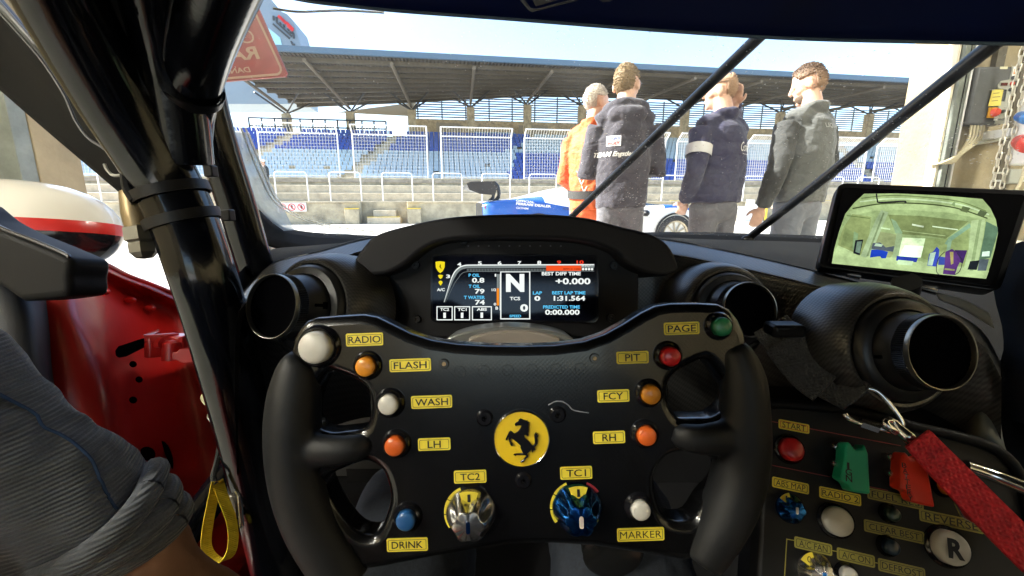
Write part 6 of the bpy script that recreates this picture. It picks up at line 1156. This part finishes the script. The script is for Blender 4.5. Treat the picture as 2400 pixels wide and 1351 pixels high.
w1 = n.new('ShaderNodeMath'); w1.operation = 'SINE'; l.new(mw.outputs[0], w1.inputs[0]); nz = n.new('ShaderNodeTexNoise'); nz.inputs['Scale'].default_value = 700; l.new(tc.outputs['Object'], nz.inputs['Vector'])
ad = n.new('ShaderNodeMath'); ad.operation = 'ADD'; l.new(w1.outputs[0], ad.inputs[0]); l.new(nz.outputs['Fac'], ad.inputs[1]); bp = n.new('ShaderNodeBump'); bp.inputs['Strength'].default_value = .55; bp.inputs['Distance'].default_value = .0012; l.new(ad.outputs[0], bp.inputs['Height']); l.new(bp.outputs[0], b.inputs['Normal'])
drv = thing('person', (0, -.15, .3), 'driver in grey knit sleeve and jeans, only arm and legs showing', 'person')
bm_ = MB(); AR_ = [(-260, 890, .23), (-115, 1008, .24), (30, 1128, .25), (190, 1225, .262), (290, 1288, .268), (350, 1340, .272)]
bm_.tube([cam(*p) for p in AR_], [.034, .035, .035, .034, .031, .0285], 18, res=3); hand(bm_, cam(355, 1345, .272), cam(480, 1470, .30) - cam(355, 1345, .272), -UP + RT * .3, .5, 1., 1)
sho = Vector((-.24, -.22, .80)); bm_.tube([sho, Vector((-.36, -.06, .70)), cam(*AR_[0])], [.055, .05, .045], 14); bm_.tube([(0, -.2, .32), (0, -.24, .55), (0, -.24, .80)], [.15, .15, .15], 16, up=(1, 0, 0), flat=.7); bm_.tube([(-.2, -.23, .81), (.2, -.23, .81)], .06, 12)
LEGS = ([(-.09, -.16, .33), (-.105, .20, .50), (-.115, .44, .60), (-.13, .64, .46), (-.17, .80, .30)], [(.09, -.16, .33), (.105, .20, .50), (.115, .44, .60), (.12, .64, .46), (.15, .80, .30)])
for L_ in LEGS: bm_.tube(L_, [.07, .06, .05, .045, .035], 12); bm_.ell(Vector(L_[-1]) + Vector((0, .06, -.02)), (.04, .1, .035))
RA = [Vector((.24, -.22, .80)), Vector((.38, -.12, .58)), Vector((.30, .10, .50))]; bm_.tube(RA, [.05, .042, .03], 12); hand(bm_, RA[-1], (-.3, 1, .1), (0, 0, -1), .5, 1., -1)
blob('body', bm_, mat('skin_tan', (.50, .27, .17), .48, var=.1, vscale=60, bump=.1, bscale=400), drv, .006, 3)
sl_ = MB(); sl_.tube([cam(-260, 875, .23), cam(-115, 993, .24), cam(30, 1112, .25), cam(138, 1192, .258), cam(240, 1268, .265)], [.0405, .0405, .040, .040, .039], 28, res=5)
sl_.tube([Vector((-.24, -.22, .80)), Vector((-.36, -.06, .70)), cam(-260, 890, .23)], [.06, .054, .040], 18)
so2 = blob('sleeve', sl_, KNIT, drv, .003, 4, .015, .045)
dirw = (cam(350, 1340, .272) - cam(50, 1087, .25)).normalized(); aa = dirw.cross(FW).normalized(); bb = dirw.cross(aa)
for t, r_, th, nm in ((0, .0395, .0075, 'cuff'), (.011, .037, .0075, 'cuff'), (.021, .0345, .0065, 'cuff')):
    o = cam(228, 1237, .263) + dirw * t; pts = []
    for k in range(33): a = 2 * math.pi * k / 32; pts.append(o + (aa * math.cos(a) + bb * math.sin(a)) * (r_ * (1 + .03 * math.sin(3 * a + t * 90))) + dirw * (.006 * math.sin(2 * a + t * 60)))
    MB().tube(pts, th, 10, caps=False).build(nm, KNIT, drv)
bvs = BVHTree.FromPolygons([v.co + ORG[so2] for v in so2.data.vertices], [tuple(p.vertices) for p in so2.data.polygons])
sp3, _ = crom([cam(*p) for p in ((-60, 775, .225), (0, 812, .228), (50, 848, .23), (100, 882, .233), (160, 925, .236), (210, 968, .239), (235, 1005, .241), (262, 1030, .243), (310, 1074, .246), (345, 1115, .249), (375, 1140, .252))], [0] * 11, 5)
MB().tube([bvs.find_nearest(p)[0] for p in sp3], .0009, 8).build('rim_light_line', mat('rim_light_blue', (.04, .08, .17), .9), drv)  # thin blue tube on the sleeve, its colour standing in for rim light
tq_ = MB(); tq_.tube([(0, -.2, .30), (0, -.24, .5)], [.17, .16], 18, up=(1, 0, 0), flat=.75)
for L_ in LEGS: tq_.tube(L_, [.088, .082, .072, .062, .055], 18, res=3)
blob('jeans', tq_, DEN, drv, .006, 4, .012, .05)
sw_ = MB(); sw_.tube([(0, -.25, .45), (0, -.25, .65), (0, -.25, .82), (0, -.25, .86)], [.18, .19, .18, .08], 20, up=(1, 0, 0), flat=.7); sw_.tube([(-.2, -.24, .80), (.2, -.24, .80)], .075, 14); sw_.tube(RA[:2] + [RA[1].lerp(RA[2], .6)], [.075, .062, .05], 14)
blob('pullover', sw_, KNIT, drv, .008, 4)
